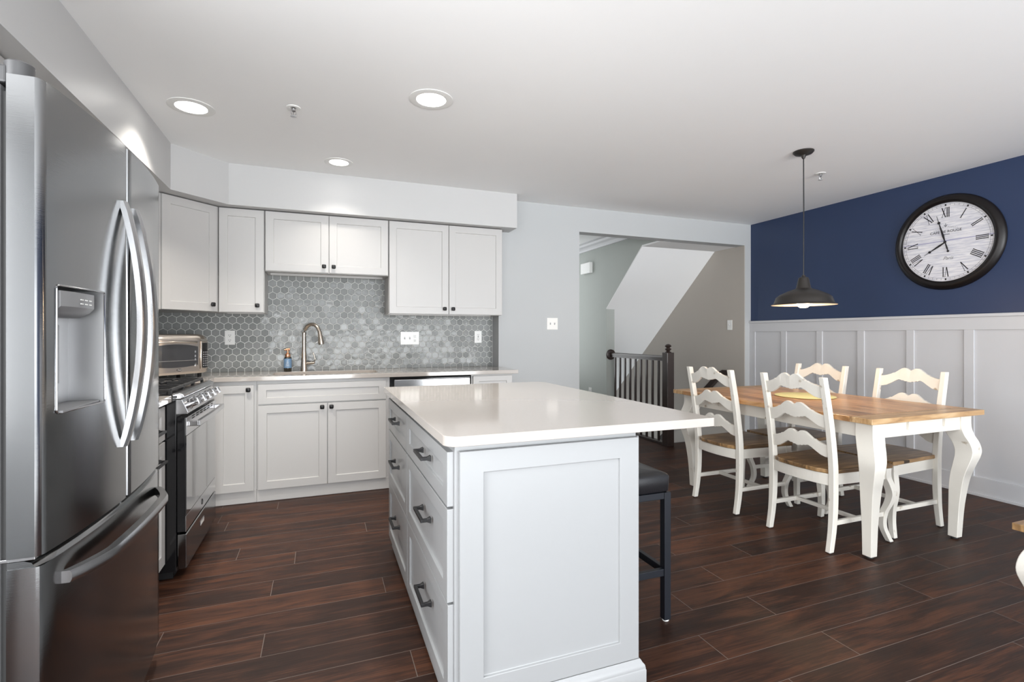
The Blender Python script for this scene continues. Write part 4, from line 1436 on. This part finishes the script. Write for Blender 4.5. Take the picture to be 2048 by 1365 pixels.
def make_chair():
    t = thing('dining_chair', 'x', 'chair', (0, 0, 0), 0, CH_G)
    PK = [(0.985, -0.072, 0.0175), (0.90, -0.055, 0.0180), (0.75, -0.026, 0.0185), (0.60, -0.004, 0.019), (0.48, 0.008, 0.0195), (0.38, 0.010, 0.0195),
          (0.24, 0.008, 0.019), (0.12, -0.002, 0.0175), (0.006, -0.022, 0.0165)]
    pk = smoothstep_list(PK, 3)
    xof = lambda z: next((a[1] + (b[1] - a[1]) * (a[0] - z) / (a[0] - b[0]) for a, b in zip(pk, pk[1:]) if b[0] <= z <= a[0]), 0)
    for s_ in (-1, 1):
        p = part('back_post', MB().post([(o, s_ * 0.200, z) for z, o, w in pk], [(w, w * 0.88) for z, o, w in pk]), 'chair_paint', t, bevel=0.003, smooth=40, local=True)
        part('foot_pad', MB().lathe([(0.012, 0.0), (0.012, 0.006)], -0.022, s_ * 0.200, 0.0005, 10), 'rubber', p, local=True)
    # ornate slats
    half = [(0.186, 0.0), (0.170, 0.000), (0.145, 0.006), (0.118, 0.016), (0.107, 0.024), (0.105, 0.022), (0.098, 0.024), (0.075, 0.042), (0.055, 0.056),
            (0.042, 0.060), (0.025, 0.058), (0.012, 0.050), (0.0, 0.043)]
    lowh = [(0.186, -0.070), (0.165, -0.070), (0.14, -0.063), (0.11, -0.045), (0.085, -0.028), (0.068, -0.020), (0.055, -0.022), (0.050, -0.026),
            (0.040, -0.024), (0.028, -0.031), (0.018, -0.029), (0.008, -0.034), (0.0, -0.034)]
    up = [(-y, z) for y, z in half] + [(y, z) for y, z in half[::-1][1:]]
    lo = [(y, z) for y, z in lowh] + [(-y, z) for y, z in lowh[::-1][1:]]
    for zc in (0.936, 0.768, 0.600):
        mb = MB()
        # strips between upper and lower outline, slightly bowed backwards
        ysamp = sorted(set([round(a, 4) for a, b in up] + [round(a, 4) for a, b in lo]))

        def itp(lst, y):
            l = sorted(lst)
            for (a, za), (b, zb) in zip(l, l[1:]):
                if a <= y <= b:
                    return za if b == a else za + (zb - za) * (y - a) / (b - a)
            return l[0][1] if y < l[0][0] else l[-1][1]
        rs = []
        for y in ysamp:
            zu, zl = itp(up, y) + zc, itp(lo, y) + zc
            bow = -0.012 * (1 - (y / 0.186) ** 2)
            xu, xl = xof(min(zu, 0.98)) + bow, xof(zl) + bow
            rs.append([(xl - 0.010, y, zl), (xl + 0.009, y, zl), (xu + 0.009, y, zu), (xu - 0.010, y, zu)])
        mb.rings(rs)
        part('back_slat', mb, 'chair_paint', t, bevel=0.0015, local=True)
    # seat with rounded rear between the posts
    seat = [(0.470, -0.228), (0.478, 0.0), (0.470, 0.228)] + [(0.030, 0.202), (0.026, 0.180), (-0.002, 0.176), (-0.030, 0.12), (-0.040, 0.0), (-0.030, -0.12), (-0.002, -0.176), (0.026, -0.180), (0.030, -0.202)]
    part('seat', MB().prism(seat, lambda p, h: (p[0], p[1], h), 0.438, 0.462), 'seat_wood', t, bevel=0.005, seg=3, local=True)
    apn = MB()
    for s_ in (-1, 1):
        apn.add([(0.02, s_ * 0.190, 0.372), (0.44, s_ * 0.215, 0.372), (0.44, s_ * 0.215, 0.437), (0.02, s_ * 0.190, 0.437),
                 (0.02, s_ * 0.172, 0.372), (0.44, s_ * 0.197, 0.372), (0.44, s_ * 0.197, 0.437), (0.02, s_ * 0.172, 0.437)],
                [(0, 1, 2, 3), (4, 7, 6, 5), (0, 4, 5, 1), (3, 2, 6, 7), (0, 3, 7, 4), (1, 5, 6, 2)])
    rs = []
    for i in range(13):
        y = -0.20 + 0.40 * i / 12
        q_ = 1 - (y / 0.20) ** 2
        rs.append([(0.0 - 0.030 * q_, y, 0.372), (0.020 - 0.030 * q_, y, 0.372), (0.020 - 0.030 * q_, y, 0.437), (0.0 - 0.030 * q_, y, 0.437)])
    apn.rings(rs)
    apn.box(0.425, 0.443, -0.20, 0.20, 0.372, 0.437)
    part('seat_frame', apn, 'chair_paint', t, bevel=0.0015, local=True)
    LK = [(0.437, 0.0, 0.0215), (0.385, 0.000, 0.0215), (0.345, 0.010, 0.0215), (0.290, 0.020, 0.021), (0.235, 0.012, 0.019), (0.17, -0.006, 0.0165), (0.10, -0.010, 0.0155), (0.05, 0.000, 0.015), (0.006, 0.014, 0.0145)]
    lk = smoothstep_list(LK, 4)
    for s_ in (-1, 1):
        l = part('front_leg', MB().post([(0.440 + o, s_ * (0.204 + o), z) for z, o, w in lk], [w for z, o, w in lk]), 'chair_paint', t, bevel=0.002, smooth=40, local=True)
        part('foot_pad', MB().lathe([(0.011, 0.0), (0.011, 0.006)], 0.454, s_ * 0.218, 0.0005, 10), 'rubber', l, local=True)
    sm = MB()
    for s_ in (-1, 1):
        sm.bar([(0.012, s_ * 0.198, 0.165), (0.435, s_ * 0.198, 0.165)], 0.009, 0.013)
    sm.box(0.195, 0.213, -0.19, 0.19, 0.155, 0.177)
    part('stretcher', sm, 'chair_paint', t, bevel=0.0015, local=True)
    return t


chair = make_chair()
spots = [(2.680, 2.186, 0.0, 'white ladder-back dining chair nearest the camera, on the side facing the island'),
         (2.660, 2.840, 0.0, 'white ladder-back dining chair just behind the island corner, farther of the near-side pair'),
         (3.665, 2.212, PI, 'white ladder-back dining chair on the panelled wall side, nearer to the clock'),
         (3.665, 2.862, PI, 'white ladder-back dining chair on the panelled wall side, under the pendant')]
for i, (x, y, rz, lab) in enumerate(spots):
    c = chair if i == 0 else copy_tree(chair)
    c.location = (x, y, 0)
    c.rotation_euler = (0, 0, rz)
    c['label'] = lab

# ------------------------------------------------------------------ bench, only its corner in view at the right
bn = thing('dining_bench', 'wood-topped bench with curved cream leg cut off by the right edge', 'bench', (2.620, 0.978, 0), 0)
part('bench_top', MB().box(0.0, 1.15, -0.18, 0.20, 0.432, 0.460), 'seat_wood', bn, bevel=0.003, local=True)
part('bench_apron', MB().box(0.04, 1.11, -0.14, 0.16, 0.37, 0.432), 'chair_paint', bn, bevel=0.002, local=True)
BK = [(0.431, 0.0, 0.034), (0.385, 0.004, 0.035), (0.33, 0.034, 0.036), (0.27, 0.046, 0.034), (0.20, 0.026, 0.028), (0.12, -0.004, 0.022), (0.05, -0.006, 0.019), (0.004, 0.022, 0.018)]
bk = smoothstep_list(BK, 4)
for cx, sx_ in ((0.075, -1), (1.075, 1)):
    for cy, sy2 in ((-0.105, -1), (0.125, 1)):
        part('leg', MB().post([(cx + sx_ * o, cy + sy2 * o * 0.6, z) for z, o, w in bk], [w for z, o, w in bk]), 'chair_paint', bn, bevel=0.004, smooth=40, local=True)

# ------------------------------------------------------------------ pendant lamp
px_, py_ = 3.157, 2.55
pd = thing('pendant_lamp', 'black metal dome pendant lamp hanging over the dining table', 'pendant light', (px_, py_, H))
part('canopy', MB().lathe([(0.066, 0.0), (0.066, -0.006), (0.055, -0.018), (0.018, -0.028), (0.009, -0.05), (0.005, -0.052)], px_, py_, H - 0.0005, 32), 'pendant_black', pd, smooth=40)
part('cord', MB().tube([(px_, py_, H - 0.05), (px_ + 0.002, py_, 2.1), (px_, py_, 1.635)], 0.0038, 8), 'black_metal', pd, smooth=60)
prof = [(0.0105, 1.6409), (0.0140, 1.6295), (0.0298, 1.6220), (0.0333, 1.6125), (0.0455, 1.5535), (0.0490, 1.5469), (0.0963, 1.5298), (0.1488, 1.5042), (0.1724, 1.4851),
        (0.1785, 1.4681), (0.1872, 1.4433), (0.2030, 1.4357), (0.2048, 1.4329), (0.2030, 1.4310)]
sh = part('shade', MB().rings([[(px_ + r * math.cos(2 * PI * i / 56), py_ + r * math.sin(2 * PI * i / 56), z) for i in range(56)] for r, z in prof], cap=False), 'pendant_black', pd, smooth=40)
inn = [(0.2026, 1.4315), (0.1855, 1.4395), (0.1750, 1.4662), (0.1680, 1.4813), (0.1453, 1.4994), (0.0945, 1.5241), (0.0438, 1.5412), (0.0262, 1.5459)]
part('shade_lining', MB().rings([[(px_ + r * math.cos(2 * PI * i / 56), py_ + r * math.sin(2 * PI * i / 56), z) for i in range(56)] for r, z in inn], cap=True), 'pendant_inner', sh, smooth=60)
part('bulb', MB().lathe([(0.012, 0.115), (0.018, 0.090), (0.034, 0.065), (0.042, 0.040), (0.039, 0.016), (0.025, 0.003), (0.002, 0.0)], px_, py_, 1.412, 24), 'bulb_glow', pd, smooth=60)
ld = bpy.data.lights.new('pendant_glow', 'POINT')
ld.energy = 7.0
ld.color = (1.0, 0.70, 0.42)
ld.shadow_soft_size = 0.04
lo_ = bpy.data.objects.new('pendant_glow', ld)
lo_.location = (px_, py_, 1.398)
COL.objects.link(lo_)

# ------------------------------------------------------------------ recessed lights and sprinklers
for (x, y, r, watts, lab) in ((-0.680, 3.284, 0.118, 10.0, 'recessed ceiling light closest to the refrigerator soffit'),
                       (0.564, 2.712, 0.118, 9.0, 'recessed ceiling light over the island'),
                       (0.128, 3.940, 0.100, 2.6, 'recessed ceiling light in front of the sink soffit')):
    t = thing('ceiling_light', lab, 'ceiling light', (x, y, H), 0, 'recessed ceiling lights')
    part('trim_ring', MB().lathe([(r, 0.0), (r, -0.003), (r * 0.86, -0.006), (r * 0.68, -0.0045), (r * 0.66, 0.0)], x, y, H - 0.0002, 40, cap=False), 'plate_white', t, smooth=50)
    part('lens', MB().lathe([(r * 0.67, -0.0035), (0.002, -0.0035)], x, y, H, 40), 'lamp_lens', t)
    area_light('downlight', (x, y, H - 0.008), (0, 0, 0), r * 1.3, r * 1.3, watts, (1.0, 0.94, 0.86), spread=math.radians(108), shape='DISK')
for (x, y, lab) in ((-0.142, 3.085, 'small white sprinkler head on the ceiling between two recessed lights'),
                    (3.711, 2.848, 'small white sprinkler head on the ceiling beside the pendant')):
    t = thing('sprinkler', lab, 'sprinkler', (x, y, H), 0, 'ceiling sprinklers')
    part('escutcheon', MB().lathe([(0.038, 0.0), (0.036, -0.004), (0.022, -0.006), (0.016, -0.001)], x, y, H - 0.0002, 24), 'plate_white', t, smooth=40)
    part('nozzle', merge(MB().lathe([(0.011, 0.0), (0.011, -0.018), (0.006, -0.022), (0.003, -0.024), (0.003, -0.046)], x, y, H - 0.004, 14),
                         MB().tube([(x - 0.011, y, H - 0.020), (x - 0.012, y, H - 0.036), (x - 0.003, y, H - 0.050)], 0.0018, 6),
                         MB().tube([(x + 0.011, y, H - 0.020), (x + 0.012, y, H - 0.036), (x + 0.003, y, H - 0.050)], 0.0018, 6)), 'steel_bright', t, smooth=40)
    part('deflector', MB().lathe([(0.017, 0.0), (0.017, -0.002), (0.004, -0.004)], x, y, H - 0.050, 16), 'plastic_light', t)

# ------------------------------------------------------------------ wall clock
CY, CZ = 2.508, 1.965
ck = thing('wall_clock', 'large round black-framed roman numeral clock on the navy wall', 'clock', (XR, CY, CZ))
part('clock_rim', MB().lathe([(0.2946, -0.002), (0.3800, -0.002), (0.3800, -0.012), (0.3712, -0.026), (0.3535, -0.040), (0.3368, -0.044), (0.3270, -0.038), (0.3221, -0.030), (0.3162, -0.032), (0.3123, -0.022)],
                              XR, CY, CZ, 96, axis='x', cap=False), 'clock_frame', ck, smooth=50)
xd = XR - 0.020
fc_ = MB()
fc_.lathe([(0.319, -0.006), (0.319, 0.0), (0.001, 0.0)], 0, 0, 0, 96, axis='x')
fc_ = MB()
fc_.rings([[(xd + h, CY + r * math.cos(2 * PI * i / 96), CZ + r * math.sin(2 * PI * i / 96)) for i in range(96)] for r, h in ((0.319, 0.006), (0.319, 0.0))])
part('dial', fc_, 'clock_dial', ck)
FC = frame((xd, CY, CZ), (0, -1, 0), (-1, 0, 0))


def stroke(mb, T, a, b, w, n=0.0008):
    (x0, y0), (x1, y1) = a, b
    L_ = math.hypot(x1 - x0, y1 - y0)
    nx, ny = -(y1 - y0) / L_ * w / 2, (x1 - x0) / L_ * w / 2
    pts = [(x0 + nx, y0 + ny), (x1 + nx, y1 + ny), (x1 - nx, y1 - ny), (x0 - nx, y0 - ny)]
    Q = [T(*p) for p in pts]
    mb.add([FC(u, v, 0.0001) for u, v in Q] + [FC(u, v, n) for u, v in Q],
           [(0, 1, 2, 3), (4, 7, 6, 5), (0, 4, 5, 1), (1, 5, 6, 2), (2, 6, 7, 3), (3, 7, 4, 0)])


NUM = ['XII', 'I', 'II', 'III', 'IIII', 'V', 'VI', 'VII', 'VIII', 'IX', 'X', 'XI']
nm = MB()
hN = 0.076
rN = 0.238
wd = {'I': 0.0125, 'V': 0.034, 'X': 0.034}
for k, s_ in enumerate(NUM):
    th = math.radians(90 - 30 * k)
    ca, sa = math.cos(th - PI / 2), math.sin(th - PI / 2)
    T = lambda x, y, ca=ca, sa=sa: (x * ca - (y + rN) * sa, x * sa + (y + rN) * ca)
    nm = MB()
    tot = sum(wd[c] for c in s_)
    x = -tot / 2
    for c in s_:
        w = wd[c]
        xc = x + w / 2
        t_, b_ = hN / 2, -hN / 2
        if c == 'I':
            stroke(nm, T, (xc, b_), (xc, t_), 0.0062)
            stroke(nm, T, (xc - 0.006, t_), (xc + 0.006, t_), 0.0020)
            stroke(nm, T, (xc - 0.006, b_), (xc + 0.006, b_), 0.0020)
        elif c == 'V':
            stroke(nm, T, (xc - 0.011, t_), (xc, b_), 0.0066)
            stroke(nm, T, (xc + 0.011, t_), (xc + 0.001, b_), 0.0026)
            stroke(nm, T, (xc - 0.017, t_), (xc - 0.005, t_), 0.0020)
            stroke(nm, T, (xc + 0.005, t_), (xc + 0.016, t_), 0.0020)
        else:
            stroke(nm, T, (xc - 0.012, t_), (xc + 0.012, b_), 0.0066)
            stroke(nm, T, (xc + 0.012, t_), (xc - 0.012, b_), 0.0026)
            for yy in (t_, b_):
                stroke(nm, T, (xc - 0.017, yy), (xc - 0.006, yy), 0.0020)
                stroke(nm, T, (xc + 0.006, yy), (xc + 0.017, yy), 0.0020)
        x += w
    part('numeral', nm, 'ink_black', ck)
tr = MB()
for k in range(60):
    th = math.radians(90 - 6 * k)
    ca, sa = math.cos(th - PI / 2), math.sin(th - PI / 2)
    T = lambda x, y, ca=ca, sa=sa: (x * ca - y * sa, x * sa + y * ca)
    if k % 5 == 0:
        stroke(tr, T, (0, 0.290), (0, 0.303), 0.011)
    else:
        stroke(tr, T, (0, 0.290), (0, 0.303), 0.0012)
T0 = lambda x, y: (x, y)
for rr_ in (0.289, 0.304):
    P = [(rr_ * math.cos(2 * PI * i / 96), rr_ * math.sin(2 * PI * i / 96)) for i in range(97)]
    for a, b in zip(P, P[1:]):
        stroke(tr, T0, a, b, 0.0009)
part('minute_track', tr, 'ink_black', ck)
lt = merge(text_mb('CAFE DE ROUGE', 0.029, FC, 0.0003, 0, 0.083, 0.0006), text_mb('PARIS.COM', 0.011, FC, 0.0003, 0, 0.060, 0.0006))
part('lettering', lt, 'ink_black', ck)
part('script_lettering', text_mb('Paris', 0.036, FC, 0.0003, 0.015, -0.130, 0.0006, 0.5), 'plastic_gray', ck)
em = MB()
for a, b in (((0, 0.118), (0, 0.148)), ((-0.010, 0.128), (0.010, 0.128)), ((-0.012, 0.140), (0, 0.126)), ((0.012, 0.140), (0, 0.126)), ((-0.004, 0.146), (0.004, 0.146))):
    stroke(em, T0, a, b, 0.0020)
for sg in (-1, 1):
    for k in range(6):
        x = sg * (0.014 + 0.012 * k)
        y = 0.116 - 0.003 * k
        stroke(em, T0, (x, y), (x + sg * 0.009, y + 0.006 - 0.003 * (k % 2)), 0.0016)
part('emblem', em, 'ink_black', ck)


def hand(angle, keys, name, n0):
    th = math.radians(angle)
    mb = MB()
    L = [FC(r * math.cos(th) - w * math.sin(th), r * math.sin(th) + w * math.cos(th), n0) for r, w in keys]
    Rr = [FC(r * math.cos(th) + w * math.sin(th), r * math.sin(th) - w * math.cos(th), n0) for r, w in keys]
    L2 = [FC(r * math.cos(th) - w * math.sin(th), r * math.sin(th) + w * math.cos(th), n0 + 0.0015) for r, w in keys]
    R2 = [FC(r * math.cos(th) + w * math.sin(th), r * math.sin(th) - w * math.cos(th), n0 + 0.0015) for r, w in keys]
    mb.rings([[a, b, c, d_] for a, b, c, d_ in zip(L, Rr, R2, L2)])
    return mb


def disc(angle, r, rad, n0):
    th = math.radians(angle)
    u, v = r * math.cos(th), r * math.sin(th)
    lp = [(u + rad * math.cos(q), v + rad * math.sin(q)) for q in [2 * PI * i / 20 for i in range(20)]]
    return MB().rings([[FC(a, b, n0) for a, b in lp], [FC(a, b, n0 + 0.002) for a, b in lp]])


am, ah = 90 + 15.0, 90 - 239 + 0
part('minute_hand', merge(hand(am, [(-0.078, 0.0018), (-0.05, 0.0055), (0.0, 0.003), (0.05, 0.0075), (0.10, 0.0055), (0.165, 0.0025), (0.225, 0.001)], 'm', 0.007),
                          disc(am, -0.078, 0.0085, 0.007), disc(am, 0.165, 0.0105, 0.007)), 'ink_black', ck)
part('hour_hand', merge(hand(ah, [(0.0, 0.003), (0.045, 0.0075), (0.085, 0.0055), (0.120, 0.0025), (0.175, 0.001)], 'h', 0.004), disc(ah, 0.128, 0.010, 0.004)), 'ink_black', ck)
part('hand_hub', disc(0, 0, 0.0105, 0.009), 'ink_black', ck)

# ------------------------------------------------------------------ stair railing
rl = thing('stair_railing', 'dark wood stair railing with slim balusters beyond the island', 'railing', (3.58, 5.1, 0))
part('handrail', MB().prism([(3.555, 0.968), (3.560, 0.985), (3.572, 0.994), (3.588, 0.994), (3.600, 0.985), (3.605, 0.968), (3.598, 0.948), (3.600, 0.934), (3.560, 0.934), (3.562, 0.948)],
                            lambda p, h: (p[0], h, p[1]), 4.60, 5.715), 'dark_wood', rl, smooth=50)
part('rosette', MB().lathe([(0.062, 0.0), (0.070, -0.006), (0.068, -0.014), (0.050, -0.018), (0.030, -0.020)], 3.580, 5.727, 0.965, 36, axis='y'), 'dark_wood', rl, smooth=40)
for i in range(9):
    y = 4.715 + i * 0.112
    part('baluster', MB().post([(3.580, y, 0.030), (3.580, y, 0.936)], 0.0105), 'dark_wood', rl)
part('bottom_rail', MB().box(3.548, 3.612, 4.60, 5.725, 0.001, 0.030), 'dark_wood', rl, bevel=0.003)
nw = thing('newel_post', 'square dark wood newel post with turned cap at the head of the stairs', 'newel post', (3.575, 4.545, 0))
part('post_shaft', MB().box(3.530, 3.620, 4.500, 4.590, 0.001, 1.030), 'dark_wood', nw, bevel=0.003)
part('turned_cap', MB().lathe([(0.034, 0.0), (0.036, 0.006), (0.022, 0.012), (0.018, 0.018), (0.028, 0.026), (0.036, 0.036), (0.030, 0.046), (0.020, 0.050), (0.018, 0.054), (0.034, 0.064), (0.036, 0.072), (0.026, 0.086), (0.008, 0.094), (0.001, 0.095)],
                               3.575, 4.545, 1.030, 28), 'dark_wood', nw, smooth=45)
hr = thing('wall_handrail', 'dark handrail sloping down the taupe stairwell wall behind the dining chair', 'handrail', (4.5, 4.8, 0.6))
hp = [(4.545, 4.62, 0.775), (4.525, 4.72, 0.775), (4.525, 4.78, 0.745), (4.525, 5.9, -0.25)]
part('rail', MB().bar(hp, 0.028, 0.030), 'dark_wood', hr, bevel=0.004)
part('bracket', MB().tube([(4.598, 5.05, 0.40), (4.54, 5.05, 0.40), (4.525, 5.05, 0.48)], 0.008, 8), 'black_metal', hr)
